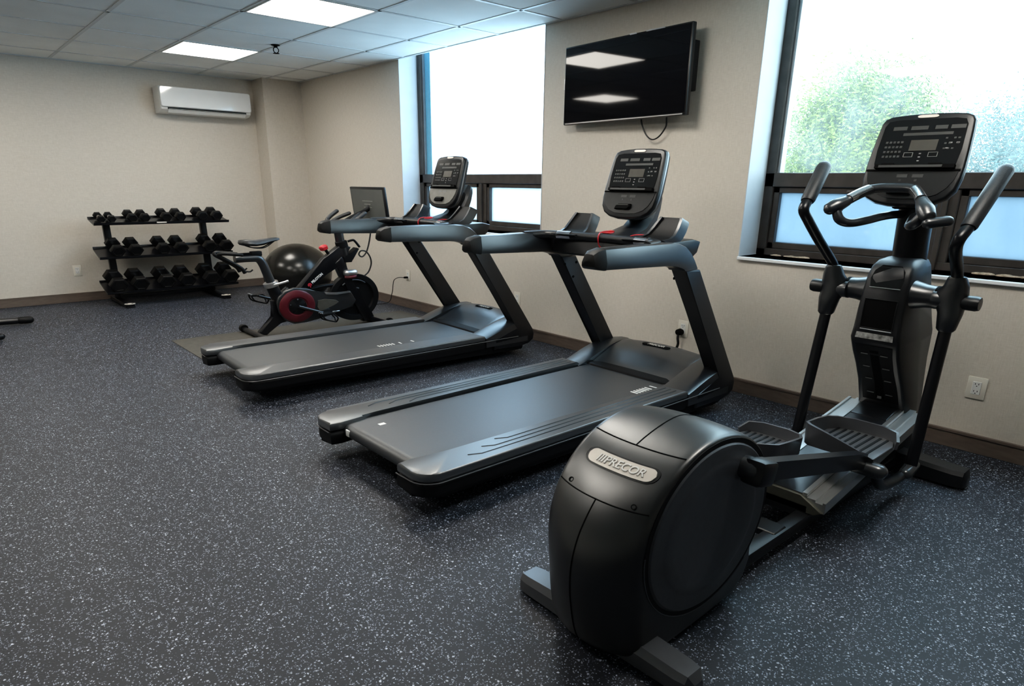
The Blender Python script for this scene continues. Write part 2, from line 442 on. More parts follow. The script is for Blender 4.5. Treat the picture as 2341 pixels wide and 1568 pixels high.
def window(num, y0, y1, pu, pl):
    # white plaster return on both sides, sill board, bronze frame, panes
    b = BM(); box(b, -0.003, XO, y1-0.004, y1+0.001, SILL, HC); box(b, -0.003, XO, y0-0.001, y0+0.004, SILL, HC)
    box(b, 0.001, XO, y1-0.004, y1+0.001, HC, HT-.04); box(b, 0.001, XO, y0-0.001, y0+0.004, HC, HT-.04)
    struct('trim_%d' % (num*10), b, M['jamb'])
    b = BM(); box(b, -0.018, DEP+0.04, y0-0.0, y1, SILL-0.022, SILL, 0.004, 1)
    struct('trim_%d' % (num*10+1), b, M['sill'])
    root = thing('window_%d' % num, '', '', (0, 0, 0)); del root['label']; del root['category']; root['kind'] = 'structure'
    d0, d1 = DEP, DEP+0.075
    zt, zb = 1.408, 1.322      # transom
    ym = (y0+y1)/2
    b = BM()
    box(b, d0, d1, y1-0.055, y1, SILL, HT-.04, 0.004, 1); box(b, d0, d1, y0, y0+0.055, SILL, HT-.04, 0.004, 1)
    box(b, d0, d1, y0, y1, zb, zt, 0.004, 1)
    box(b, d0, d1, y0, y1, SILL, SILL+0.045, 0.004, 1)
    box(b, d0+0.006, d1, ym-0.05, ym+0.05, SILL, zb, 0.004, 1)
    box(b, d0-0.012, d1, ym-0.013, ym+0.013, SILL, zb, 0.003, 1)
    box(b, d0, d1, y0, y1, HT-0.09, HT-.04)
    finish('window_frame', b, M['frame'], root)
    b = BM()
    for (a, c_) in ((y0+0.055, ym-0.05), (ym+0.05, y1-0.055)):
        for z0, z1 in ((SILL+0.045, SILL+0.085), (zb-0.036, zb)): box(b, d0+0.014, d1-0.01, a, c_, z0, z1, 0.003, 1)
        for q in (a, c_-0.034): box(b, d0+0.014, d1-0.01, q, q+0.034, SILL+0.045, zb, 0.003, 1)
    finish('window_sash', b, M['frame'], root)
    b = BM()
    box(b, d0+0.018, d1-0.01, y1-0.072, y1-0.055, zt, HT-0.09); box(b, d0+0.018, d1-0.01, y0+0.055, y0+0.072, zt, HT-0.09)
    finish('glazing_bead', b, M['frame2'], root)
    b = BM(); box(b, d0+0.042, d0+0.046, y0+0.05, y1-0.05, zt-0.01, HT-0.06); finish('window_pane', b, pu, root)
    b = BM(); box(b, d0+0.042, d0+0.046, y0+0.05, ym-0.02, SILL+0.05, zb+0.01); finish('window_pane', b, pl, root)
    b = BM(); box(b, d0+0.042, d0+0.046, ym+0.02, y1-0.05, SILL+0.05, zb+0.01); finish('window_pane', b, pl, root)
    # sash latch hanging from the transom
    b = BM(); yl = y0+1.30
    box(b, d0-0.02, d0, yl-0.035, yl+0.035, zb-0.035, zb-0.012, 0.008, 2)
    tube(b, [(d0-0.015, yl+0.01, zb-0.03), (d0-0.04, yl+0.02, zb-0.09), (d0-0.05, yl+0.03, zb-0.13)], 0.006, 8, 4)
    finish('window_latch', b, M['frame'], root)
    return root
window(1, W1[0], W1[1], M['pane_white'], M['pane_lo_white'])
w2 = window(2, W2[0], W2[1], M['pane_up'], M['pane_lo'])
# crumbling putty along the foot of the near window frame
for num, (y0, y1) in ((31, (1.62, 1.80)), (32, (0.62, 0.84))):
    b = BM()
    for k in range(26):
        yy = random.uniform(y0, y1); ellipsoid(b, (DEP-0.005+random.uniform(-0.012, 0.004), yy, SILL+0.004), random.uniform(.004, .012), random.uniform(.008, .03), random.uniform(.003, .010), 8, 6)
    struct('trim_%d' % num, b, M['putty'])
# blue film strip down the far window's left edge
b = BM(); box(b, DEP+0.036, DEP+0.040, W1[1]-0.150, W1[1]-0.072, 1.408, HT-0.1); finish('window_film', b, M['blind'], bpy.data.objects['window_1'])

# ceiling lights: flat square panels in the grid
def light_panel(i, j, label, first=[None]):
    xc, yc = GX-T*(i+0.5), GY+T*(j+0.5)
    if first[0] is None:
        t = thing('ceiling_light', label, 'ceiling light', (xc, yc, HC), 0, 'square ceiling light panels')
        h = T/2-0.012
        b = BM()
        for s in (-1, 1):
            box(b, -h, h, s*h-0.011 if s > 0 else -h, h if s > 0 else -h+0.011, -0.007, 0.004)
            box(b, h-0.011 if s > 0 else -h, h if s > 0 else -h+0.011, -h, h, -0.007, 0.004)
        finish('light_frame', b, M['white'], t)
        b = BM(); box(b, -h+0.011, h-0.011, -h+0.011, h-0.011, -0.004, 0.003); finish('diffuser', b, M['lamp'], t)
        first[0] = t
    else: dup(first[0], (xc, yc, HC), 0, label)
light_panel(1, 1, 'large bright square light panel in ceiling, cut by the picture top')
light_panel(1, 4, 'smaller looking square light panel in ceiling above the air conditioner')
light_panel(1, -2, 'square light panel in ceiling behind the viewer')
light_panel(1, -5, 'square light panel in ceiling farthest behind the viewer')
light_panel(4, 4, 'square light panel in ceiling left of the picture, level with the air conditioner')
light_panel(4, 1, 'square light panel in ceiling left of the viewer')
light_panel(4, -2, 'square light panel in ceiling at the left rear')

# sprinkler
t = thing('ceiling_sprinkler', 'small dark fire sprinkler head hanging under the ceiling grid', 'sprinkler', (-1.0, 5.43, HC))
b = BM(); lathe(b, [(0.001, 0.012), (0.034, 0.012), (0.034, -0.005), (0.014, -0.010), (0.014, -0.022), (0.001, -0.022)], (0, 0, 0), 'z', 20); finish('escutcheon', b, M['slot'], t)
b = BM()
for s in (-1, 1): tube(b, [(s*0.008, 0, -0.02), (s*0.020, 0, -0.035), (s*0.018, 0, -0.055), (s*0.004, 0, -0.068)], 0.0035, 8, 4)
lathe(b, [(0.001, -0.066), (0.024, -0.068), (0.024, -0.071), (0.001, -0.071)], (0, 0, 0), 'z', 16); finish('deflector', b, M['slot'], t)

# ------------------------------------------------------------------ outside and light
b = BM(); box(b, 1.2, 60, -30, 45, -0.9, -0.8); g = struct('ground_outside', b, M['lawn'])
def tree(name, label, x, y, z0, h, w, m, n, seed, group=None):
    rnd = random.Random(seed)
    t = thing(name, label, 'tree', (x, y, -0.8), 0, group)
    b = BM(); tube(b, [(0, 0, 0), (0.05, 0, h*0.45), (0, 0.1, h*0.8)], 0.14, 10, 3); finish('trunk', b, M['bark'], t)
    b = BM()
    for k in range(n):
        a = rnd.uniform(0, 2*PI); q = rnd.uniform(-1, 1); rr = rnd.uniform(0.2, 1)**0.6
        s = math.sqrt(1-q*q)
        c = Vector((math.cos(a)*s*w*rr, math.sin(a)*s*w*rr, z0 + (q*rr)*(h-z0)*0.5 + (h-z0)*0.5))
        for q2 in range(85):
            p = c + Vector((rnd.gauss(0, .20), rnd.gauss(0, .20), rnd.gauss(0, .17)))
            n1 = Vector((rnd.gauss(0, 1), rnd.gauss(0, 1), rnd.gauss(0, 1))).normalized(); n2 = n1.orthogonal().normalized()
            L_ = rnd.uniform(.022, .05)
            quad(b, p-n1*L_, p+n2*L_*0.5, p+n1*L_, p-n2*L_*0.45)
    finish('foliage', b, m, t, flat=True)
tree('leafy_tree', 'bright green tree blurred behind the near hazy window', 8.2, 4.72, 1.3, 4.35, 1.08, M['leaf'], 560, 3)
tree('leafy_tree', 'blue-green tree seen low at right through near window', 13.0, 2.9, 1.0, 4.3, 2.3, M['leaf2'], 620, 5)
tree('leafy_tree', 'pale teal bush beside the bright green tree outside', 12.5, 8.3, 1.2, 3.2, 0.9, M['leaf2'], 220, 9)

w = bpy.data.worlds.new('overcast_sky'); bpy.context.scene.world = w; w.use_nodes = True
wn = w.node_tree; bg = wn.nodes['Background']
tc = wn.nodes.new('ShaderNodeTexCoord'); sx = wn.nodes.new('ShaderNodeSeparateXYZ'); wn.links.new(tc.outputs['Generated'], sx.inputs[0])
rp = wn.nodes.new('ShaderNodeValToRGB'); wn.links.new(sx.outputs['Z'], rp.inputs['Fac'])
rp.color_ramp.elements[0].position = 0.0; rp.color_ramp.elements[0].color = (0.60, 0.81, 1.0, 1)
rp.color_ramp.elements[1].position = 0.9; rp.color_ramp.elements[1].color = (0.50, 0.74, 1.0, 1)
wn.links.new(rp.outputs['Color'], bg.inputs['Color']); bg.inputs['Strength'].default_value = 9.5
for y0, y1 in (W1, W2):
    l = bpy.data.lights.new('window_portal', 'AREA'); l.shape = 'RECTANGLE'; l.size = y1-y0; l.size_y = (HC+.4-SILL)*ZS; l.cycles.is_portal = True
    o = bpy.data.objects.new('window_portal', l); C.objects.link(o)
    o.location = (DEP+0.09, (y0+y1)/2, (HC+.4+SILL)/2*ZS); o.rotation_euler = (0, PI/2, 0)

sc = bpy.context.scene
sc.view_settings.view_transform = 'Standard'; sc.view_settings.look = 'None'; sc.view_settings.exposure = 0.0
sc.view_settings.use_curve_mapping = True
cv = sc.view_settings.curve_mapping; cp = cv.curves[3].points
for q in ((0.02, 0.012), (0.08, 0.068), (0.25, 0.255), (0.6, 0.63)): cp.new(*q)
cv.update()
sc.cycles.max_bounces = 8; sc.cycles.diffuse_bounces = 4; sc.cycles.glossy_bounces = 4; sc.cycles.transparent_max_bounces = 12
sc.cycles.sample_clamp_indirect = 6.0
# ------------------------------------------------------------------ treadmill
# written with x = distance from the window wall (negative into the room) + 1.2, y across, z up
def S(p): return (p[0]+1.2, p[1])
def console(t, bot, top, yc, k=1.0, paddle=True, light=False):
    """upright console: housing, dark face, reading ledge, keys, display and badge; bot/top are (x, z) of its middle line"""
    B0 = Vector((bot[0], yc, bot[1])); U = Vector((top[0]-bot[0], 0, top[1]-bot[1])); H = U.length; U.normalize()
    Rv = Vector((0, -1, 0)); Nv = Rv.cross(U); 
    if Nv.x > 0: Nv = -Nv
    def P(s, v, w=0): return B0 + Rv*(s*k) + U*(v*H) + Nv*w
    half = [(0, 0), (.05, .004), (.095, .030), (.130, .085), (.150, .17), (.157, .30), (.158, .42), (.155, .60), (.150, .80), (.146, .91), (.138, .955), (.118, .982), (.08, .993), (.04, .999), (0, 1.0)]
    out = half + [(-s, v) for s, v in reversed(half[1:-1])]
    b = BM()
    def ring(sc, w): return [P(s*sc, 0.5+(v-0.5)*sc, w) for s, v in out]
    ring_faces(b, [ring(0.86, -0.048*k), ring(0.97, -0.036*k), ring(1.0, -0.015*k), ring(1.0, 0.0), ring(0.985, 0.006*k), ring(0.955, 0.008*k)])
    con = finish('console', b, M['black'], t, 50)
    # silver rim line
    b = BM(); ring_faces(b, [ring(1.006, -0.020*k), ring(1.012, -0.016*k), ring(1.006, -0.010*k)], True, False); finish('console_rim', b, M['trim'], con)
    # upper panel
    pan = [(-.130, .445), (.130, .445), (.134, .60), (.130, .86), (.120, .915), (.09, .93), (-.09, .93), (-.120, .915), (-.130, .86), (-.134, .60)]
    b = BM(); w0 = 0.008*k
    ring_faces(b, [[P(s, v, w0) for s, v in pan], [P(s, v, w0+0.003) for s, v in pan]]); finish('control_panel', b, M['panel'], con)
    low = [(0, .07), (.06, .078), (.10, .12), (.125, .19), (.140, .28), (.145, .365)]
    low = low + [(-s, v) for s, v in reversed(low[1:])]
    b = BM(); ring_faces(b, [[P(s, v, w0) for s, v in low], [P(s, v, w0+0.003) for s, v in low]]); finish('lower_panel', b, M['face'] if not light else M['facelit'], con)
    # black slot and ledge between them
    b = BM()
    def slab(s0, s1, v0, v1, wa, wb):
        q = [(s0, v0), (s1, v0), (s1, v1), (s0, v1)]
        ring_faces(b, [[P(s, v, wa) for s, v in q], [P(s, v, wb) for s, v in q]])
    slab(-.150, .150, .372, .390, w0, w0+0.004); slab(-.122, .132, .394, .432, w0, w0+0.018); slab(-.10, -.06, .428, .446, w0, w0+0.018); slab(.05, .09, .428, .446, w0, w0+0.018)
    finish('reading_ledge', b, M['slot'], con)
    b = BM(); slab(-.108, .095, .400, .425, w0+0.018, w0+0.0192); finish('ledge_strip', b, M['keydim'], con)
    # display and printed keys
    w1 = w0+0.003
    b = BM(); slab(-.030, .056, .590, .705, w1, w1+0.0012); finish('display', b, M['lcd'], con)
    b = BM()
    for s0, s1, v in ((-.100, -.055, .835), (-.042, .012, .835), (.034, .072, .835), (.082, .126, .835)): slab(s0, s1, v-.018, v+.022, w1, w1+0.001)
    slab(-.062, .094, .755, .785, w1, w1+0.001)
    finish('indicator_windows', b, M['keydim'], con)
    b = BM()
    for r_ in range(4):
        for q in range(5): slab(-.112+q*.0125, -.112+q*.0125+.008, .52+r_*.052, .52+r_*.052+.022, w1, w1+0.001)
    finish('keypad', b, M['keydim'], con); b = BM()
    for r_ in range(3):
        for q in range(4):
            if (r_+q) % 4 != 3: slab(.076+q*.0125, .076+q*.0125+.007, .60+r_*.055, .60+r_*.055+.016, w1, w1+0.001)
    finish('keypad', b, M['keydim'], con)
    b = BM()
    for s0 in (-.042, .036):
        e = .0016
        slab(s0, s0+.030, .522, .526, w1, w1+0.001); slab(s0, s0+.030, .568, .572, w1, w1+0.001)
        slab(s0, s0+e, .522, .572, w1, w1+0.001); slab(s0+.030-e, s0+.030, .522, .572, w1, w1+0.001)
    for v in (.475, .515, .552): slab(.007, .014, v, v+.012, w1, w1+0.001)
    slab(.09, .10, .66, .675, w1, w1+0.001); slab(.112, .122, .66, .675, w1, w1+0.001); slab(.084, .092, .605, .618, w1, w1+0.001)
    finish('bright_keys', b, M['key'], con)
    b = BM()
    for s0 in (-.038, .012): slab(s0-.004, s0+.030, .300, .335, w1, w1+0.001); slab(s0+.006, s0+.014, .258, .28, w1, w1+0.001)
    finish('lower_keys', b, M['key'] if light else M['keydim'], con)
    if paddle:
        b = BM(); pd = [(-.058, .125), (.020, .125), (.032, .165), (.030, .205), (-.040, .205), (-.055, .165)]
        ring_faces(b, [[P(s, v, w1) for s, v in pd], [P(s, v, w1+0.010) for s, v in pd], [P(s*.9-.001, .165+(v-.165)*.8, w1+0.016) for s, v in pd]]); finish('speed_paddle', b, M['slot'], con)
        b = BM(); slab(-.044, .022, .182, .192, w1+.0162, w1+.0172); finish('paddle_print', b, M['keydim'], con)
    b = BM(); bd = [(math.copysign(.020, c_)+.013*c_, .962+.016*s_) for c_, s_ in [(math.cos(2*PI*q/20+.001), math.sin(2*PI*q/20+.001)) for q in range(20)]]
    ring_faces(b, [[P(s, v, w0-0.001) for s, v in bd], [P(s, v, w0+0.003) for s, v in bd]]); finish('badge', b, M['badge'], con)
    return con
M['facelit'] = mat('console_face_lit', (0.20, 0.195, 0.18), 0.30, noise=0.1, nscale=30)  # lit copy of the console face, the light is in its colour

def slab_poly(bm, pts, z0, z1, bev): prism(bm, [S(p) for p in pts], 'z', z0, z1, bev)

def treadmill(label, loc, rz, marks, light=False, grooves=True):
    t = thing('treadmill', label, 'treadmill', loc, rz, 'treadmills facing the window wall')
    # lower body with tapered rear corners
    b = BM()
    side = [(-2.235, .150), (-2.20, .105), (-2.10, .075), (-.42, .045), (-.36, .05), (-.36, .157), (-2.20, .157)]
    for s in (-1, 1):
        prism(b, [S(p) for p in side], 'y', s*.275, s*.405, .008)
    box(b, -2.02+1.2, -.30+1.2, -.28, .28, .07, .150)
    box(b, -.66+1.2, -.335+1.2, -.39, .39, .03, .20, .02)
    finish('base_frame', b, M['matte'], t)
    for s in (-1, 1):
        # rail cover: rounded outer rear corner, wider heel at the rear
        arc = [(-2.175+.075*math.cos(a)-.0, s*(.350+.075*math.sin(a))) for a in [PI/2+k*PI/2/6 for k in range(7)]]
        outl = [(-.70, s*.425)] + arc + [(-2.250, s*.258), (-2.20, s*.250), (-2.09, s*.262), (-2.03, s*.287), (-.71, s*.287)]
        b = BM(); slab_poly(b, outl, .161, .203, .010)
        r = finish('side_rail', b, M['deck'], t, 40)
        if grooves:
            b = BM()
            for k, yy in enumerate((.322, .352, .382)):
                x0 = -1.78 + k*(-.09)
                tube(b, [S((-.74, 0))[:1]+(s*yy, .2035), S((x0, 0))[:1]+(s*yy, .2035), S((x0-.05, 0))[:1]+(s*(yy-.022), .2035)], 0.0026, 6)
            finish('tread_ridges', b, M['satin'], r)
        # thin silver line along the flank
        arc2 = [(-2.172+.082*math.cos(a), s*(.348+.082*math.sin(a))) for a in [PI/2+k*PI/2/6 for k in range(7)]]
        ln = [(-.42, s*.430)] + arc2 + [(-2.256, s*.258)]
        b = BM(); tube(b, [S(p)+(.160,) for p in ln], .0026, 6)
        finish('trim_line', b, M['trim'], r)
        b = BM(); prism(b, [(S(p)[0]*1.0, p[1]-s*.004) for p in outl], 'z', .088, .158, .018, 3); finish('rail_skirt', b, M['matte'], r, 40)
    # running belt over the rear roller
    rr = .036; zt = .184
    prof = [(-.56, zt)] + [(-2.155-rr*math.sin(a), zt-rr+rr*math.cos(a)) for a in [k*PI/10 for k in range(11)]] + [(-.56, zt-2*rr)]
    b = BM(); prism(b, [S(p) for p in prof], 'y', -.268, .268)
    belt = finish('running_belt', b, M['belt'], t, 50)
    b = BM()
    for (x0, x1, y0, y1) in marks: box(b, x0+1.2, x1+1.2, y0, y1, zt, zt+.0008)
    explode(finish('belt_marking', b, M['mark'], belt))
    if grooves:   # mark wrapped on the roller
        b = BM(); box(b, -2.193+1.2, -2.186+1.2, .205, .232, .135, .168, .002); finish('roller_mark', b, M['mark'], belt)
    # motor hood: central shell plus the two side covers
    xs = [(-.640, .186), (-.600, .196), (-.545, .222), (-.480, .262), (-.420, .292), (-.355, .308), (-.32, .309), (-.29, .295), (-.27, .262), (-.26, .22), (-.255, .10)]
    b = BM(); rings = []
    for x_, z_ in xs:
        row = []
        for yy, dz, dx in [(-.300, -.055, -.0), (-.290, -.02, -.03), (-.262, -.002, -.035), (-.22, -.004, .0), (-.12, .006, .012), (0, .010, .018), (.12, .006, .012), (.22, -.004, .0), (.262, -.002, -.035), (.290, -.02, -.03), (.300, -.055, 0)]:
            f_ = min(1, max(0, (z_-.17)/.12))
            row.append((x_+1.2+dx*(1-f_)*1.0, yy, max(.09, z_+dz*f_)))
        rings.append(row)
    n = len(rings[0]); vr = [[b.verts.new(p) for p in r] for r in rings]
    for a_, c_ in zip(vr[:-1], vr[1:]):
        for i in range(n-1): b.faces.new((a_[i], a_[i+1], c_[i+1], c_[i]))
    hood = finish('motor_hood', b, M['hood'], t, 60)
    def hp(u, v, w): return Vector((-.368+1.2 + v*0.9, .02-u, .317 + v*0.10 + w))
    b = BM(); text_verts(b, 'PRECOR', .030, hp, .001, 0.15, 0.0006); finish('hood_lettering', b, M['badge'], hood)
    b = BM(); q = [(.075*math.copysign(1, math.cos(a))+.018*math.cos(a), .018*math.sin(a)) for a in [2*PI*k/20+.01 for k in range(20)]]
    ring_faces(b, [[hp(u, v, -.004) for u, v in q], [hp(u, v, -.0004) for u, v in q]]); finish('hood_nameplate', b, M['slot'], hood)
    for s in (-1, 1):
        wing = [(-.735, .285, .186), (-.69, .425, .186)]
        b = BM(); rings = []
        for k in range(9):
            f_ = k/8
            xi = -.725 + f_*.43; xo = -.690 + f_*.36
            zi = .190 + .118*math.sin(f_*PI/2)**1.2; zo = .190 + .098*math.sin(f_*PI/2)**1.1
            rings.append([(xi+1.2, s*.275, .12), (xi+1.2, s*.275, zi-.006), (xi*.6+xo*.4+1.2, s*.315, zi*.6+zo*.4+.006), (xo+1.2, s*.405, zo), (xo+1.2, s*.424, zo-.012), (xo+1.2, s*.428, .11)])
        ring_faces(b, rings, True, True)
        finish('hood_side_cover', b, M['hood'], t, 50)
        # upright with its foot
        b = BM()
        up = [(-.835, .905), (-.700, .893), (-.290, .205), (-.268, .165), (-.275, .115), (-.315, .085), (-.40, .075), (-.62, .075), (-.62, .165), (-.50, .20), (-.405, .215)]
        prism(b, [S(p) for p in up], 'y', s*.350, s*.427, .012, 3)
        u = finish('upright', b, M['post'], t, 40)
        b = BM()
        for x_, z_ in ((-.79, .845), (-.70, .85), (-.72, .76)): lathe(b, [(.001, -.0005), (.008, -.0005), (.008, .0015), (.001, .0015)], (x_+1.2, s*.3485, z_), 'y', 12)
        explode(finish('bolt', b, M['slot'], u))
        # armrest: swept six-sided section from the rounded tip round the bend into the upright
        st = [((-1.432, .985), (-1.432, .995), .35), ((-1.428, .965), (-1.424, 1.018), .72), ((-1.412, .952), (-1.405, 1.034), .92), ((-1.38, .946), (-1.37, 1.043), 1), ((-1.15, .938), (-1.15, 1.047), 1), ((-.97, .931), (-.93, 1.047), 1), ((-.925, .927), (-.862, 1.040), 1), ((-.890, .920), (-.805, 1.018), 1), ((-.862, .912), (-.765, .985), 1), ((-.842, .905), (-.733, .945), 1), ((-.832, .895), (-.702, .897), 1)]
        b = BM(); rings = []
        for (lx, lz), (ux, uz), w_ in st:
            ring = []
            for yy, f_ in ((.045, .03), (.046, .34), (.030, .94), (.018, 1.0), (-.018, 1.0), (-.030, .94), (-.046, .34), (-.045, .03), (-.034, 0), (.034, 0)):
                ring.append((lx+(ux-lx)*f_+1.2, s*.386 + s*yy*w_, lz+(uz-lz)*f_))
            rings.append(ring)
        ring_faces(b, rings)
        a = finish('armrest', b, M['satin'], t, 28)
        b = BM(); rings = []
        for (lx, lz), (ux, uz), w_ in st[:3] + [((-1.372, .945), (-1.362, 1.044), 1)]:
            rings.append([(lx+(ux-lx)*f_+1.2+(-.001), s*.386 + s*yy*(w_*1.02+.01), lz+(uz-lz)*f_+(f_-.5)*.003) for yy, f_ in ((.045, .03), (.046, .34), (.030, .94), (.018, 1.0), (-.018, 1.0), (-.030, .94), (-.046, .34), (-.045, .03), (-.034, 0), (.034, 0))])
        ring_faces(b, rings); finish('armrest_tip', b, M['rubber'], a, 28)
        # storage tray beside the mast: a steep back panel, short floor and rims
        b = BM(); rings = []
        prof = [(-.945, 1.044, .15, .33), (-.88, 1.046, .165, .335), (-.825, 1.052, .18, .338), (-.795, 1.068, .19, .338), (-.765, 1.105, .20, .335), (-.738, 1.145, .21, .328), (-.733, 1.157, .215, .322)]
        for x_, z_, ya, yb_ in prof: rings.append([(x_+1.2, s*ya, z_), (x_+1.2, s*yb_, z_), (x_+1.2+.016, s*yb_, z_-.012), (x_+1.2+.016, s*ya, z_-.012)])
        ring_faces(b, rings)
        tr = finish('storage_tray', b, M['rubber'], t, 40)
        for o_ in (0, 1):
            b = BM(); rings = []
            for x_, z_, ya, yb_ in prof[1:]:
                yy = yb_ if o_ else ya
                rings.append([(x_+1.2-.012, s*(yy-.006), z_+.003), (x_+1.2-.012, s*(yy+.008), z_+.003), (x_+1.2+.045, s*(yy+.008), z_-.022), (x_+1.2+.045, s*(yy-.006), z_-.022)])
            ring_faces(b, rings); finish('tray_rim', b, M['satin'], tr, 40)
    # dash floor and cross beam
    b = BM(); prism(b, [S(p) for p in [(-.90, .935), (-.84, .915), (-.70, .915), (-.62, .97), (-.60, 1.03), (-.66, 1.045), (-.88, 1.035)]], 'y', -.35, .35, .012)
    finish('dashboard', b, M['black'], t, 40)
    # hand bar across the front of the dash, with sensor plates
    pts = [(-1.06, .385, 1.030), (-1.00, .372, 1.032), (-.93, .33, 1.034), (-.895, .20, 1.034), (-.88, 0, 1.034), (-.895, -.20, 1.034), (-.93, -.33, 1.034), (-1.00, -.372, 1.032), (-1.06, -.385, 1.030)]
    b = BM(); tube(b, [(x_+1.2, y_, z_) for x_, y_, z_ in pts], .025, 14, 5)
    hb = finish('hand_bar', b, M['black'], t, 60)
    b = BM()
    for s in (-1, 1):
        for (xa, ya), (xb, yb) in (((-.915, s*.285), (-.900, s*.205)),):
            tube(b, [(xa+1.2, ya, 1.0365), (xb+1.2, yb, 1.0365)], .0243, 14)
    explode(finish('sensor_plate', b, M['chrome'], hb, 60))
    # mast behind the console
    b = BM(); rings = []
    for x_, z_, hw, d in [(-.80, 1.040, .10, .10), (-.735, 1.058, .085, .085), (-.655, 1.085, .075, .08), (-.60, 1.14, .07, .075), (-.565, 1.21, .066, .060), (-.540, 1.27, .058, .045), (-.525, 1.30, .045, .030)]:
        rings.append([(x_+1.2-d*.5, -hw*.6, z_+.012), (x_+1.2-d*.1, -hw, z_), (x_+1.2+d*.5, -hw*.85, z_-.02), (x_+1.2+d*.5, hw*.85, z_-.02), (x_+1.2-d*.1, hw, z_), (x_+1.2-d*.5, hw*.6, z_+.012)])
    ring_faces(b, rings); mast = finish('console_mast', b, M['satin'], t, 40)
    b = BM(); box(b, -.72+1.2, -.57+1.2, -.055, .055, 1.13, 1.26, .02); finish('console_bracket', b, M['matte'], mast)
    console(t, (-.748+1.2, 1.138), (-.646+1.2, 1.520), 0, 1.05, True, light)
    # red safety lanyard clipped over the bar
    b = BM()
    lathe(b, [(.001, 0), (.016, 0), (.018, .008), (.001, .012)], (-.80+1.2, .035, 1.062), 'z', 14)
    tube(b, [(-.80+1.2, .035, 1.068), (-.85+1.2, .03, 1.069), (-.893+1.2, .025, 1.062), (-.908+1.2, .022, 1.03), (-.895+1.2, .018, 0.985), (-.88+1.2, -.03, .965), (-.87+1.2, -.08, .99), (-.85+1.2, -.13, 1.055), (-.78+1.2, -.19, 1.062)], .0032, 8, 6)
    box(b, -.84+1.2, -.76+1.2, .01, .06, 1.056, 1.064, .003)
    finish('safety_lanyard', b, M['red'], t)
    return t

m1 = [(-1.0+.02*k*1.0, -.995+.02*k, -.245, -.205) for k in range(0)]
marksA = [(-.885+.022*k, -.875+.022*k, -.262, -.218) for k in range(6)] + [(-.735, -.725, -.262, -.218)] + [(-2.075, -2.045, .150, .172)]
marksB = [(-1.36+.020*k, -1.352+.020*k, -.215, -.175) for k in range(6)] + [(-1.21, -1.202, -.215, -.175), (-1.12, -1.112, -.215, -.175)]
treadmill('near black treadmill below the television, ridged side rails, dark console', (-1.2, 2.125, 0), 0, marksA, False, True)
treadmill('far black treadmill beside the exercise bike, console painted as lit at its lower half', (-1.19, 3.69, 0), -0.03, marksB, True, False)
# ------------------------------------------------------------------ television
t = thing('television', 'black flat television mounted on the wall between the two windows', 'television', (-.012, 2.732, 2.015), -.052)
hw, hh = .4825, .265
b = BM(); box(b, -.090, -.058, -hw, hw, -hh, hh, .006, 2); finish('television_bezel', b, M['black'], t)
b = BM(); box(b, -.0925, -.0895, -hw+.010, hw-.010, -hh+.018, hh-.010); scr = finish('screen', b, M['tvscreen'], t)
b = BM(); box(b, -.094, -.089, -hw+.02, hw-.02, -hh+.004, -hh+.013, .002, 1); finish('silver_strip', b, M['silver'], t)
b = BM(); box(b, -.060, -.030, -hw+.03, hw-.06, -hh+.05, hh-.08, .012, 2); box(b, -.034, -.001, -.30, .30, -.16, .13, .004, 1); box(b, -.06, -.012, -hw+.004, -hw+.055, -.12, .17, .006, 2)
finish('wall_mount', b, M['matte'], t)
b = BM(); box(b, -.0935, -.0895, hw-.006, hw, -.02, .055); box(b, -.0935, -.0895, -.10, -.05, hh-.006, hh+.001); box(b, -.0935, -.0895, -.30, -.17, hh-.006, hh+.001)
explode(finish('clear_tape', b, M['silver'], t))
b = BM(); tube(b, [(-.03, -.12, -.24), (-.025, -.125, -.29), (-.016, -.155, -.36), (-.012, -.20, -.393), (-.012, -.25, -.375), (-.016, -.295, -.32), (-.025, -.305, -.28), (-.03, -.305, -.24)], .0045, 8, 6)
finish('cord', b, M['cord'], t)

# ------------------------------------------------------------------ air conditioner
t = thing('air_conditioner', 'white wall air conditioner high on the back wall beside the pillar', 'air conditioner', (-.962, YB, 2.18))
b = BM(); pr_ = [(-.0, .135), (-.165, .135), (-.195, .125), (-.205, .09), (-.207, -.07), (-.195, -.105), (-.150, -.130), (-.02, -.140), (0, -.140)]
prism(b, pr_, 'x', -.43, .43, .014, 3); body = finish('casing', b, M['white'], t, 40)
b = BM()
front = [(.405*math.copysign(1, math.cos(a))+.022*math.cos(a), .024+.083*math.copysign(1, math.sin(a))+.022*math.sin(a)) for a in [2*PI*k/32+.01 for k in range(32)]]
def acp(u, v, w):
    c_ = .004*math.cos(min(1, max(-1, v/.13))*PI/2)
    return (u, -.207-w-c_*2, v)
ring_faces(b, [[acp(u, v, -.006) for u, v in front], [acp(u, v, .010) for u, v in front], [acp(u*.985, .024+(v-.024)*.95, .016) for u, v in front]])
finish('front_cover', b, M['white_gloss'], t, 30)
b = BM(); box(b, -.365, .375, -.211, -.19, -.105, -.086); finish('outlet_slot', b, M['slot'], t)
b = BM(); prism(b, [(-.209, -.104), (-.213, -.098), (-.175, -.138), (-.165, -.138)], 'x', -.362, .372); finish('louvre', b, M['white'], t)
b = BM()
for k in range(7): box(b, .315+k*.0075, .3205+k*.0075, -.2262, -.220, -.052, -.052+.006+.003*(k % 3 == 0))
for k in range(3): box(b, -.285+k*.009, -.279+k*.009, -.2272, -.220, -.040, -.032)
finish('printed_marks', b, M['keydim'], t)

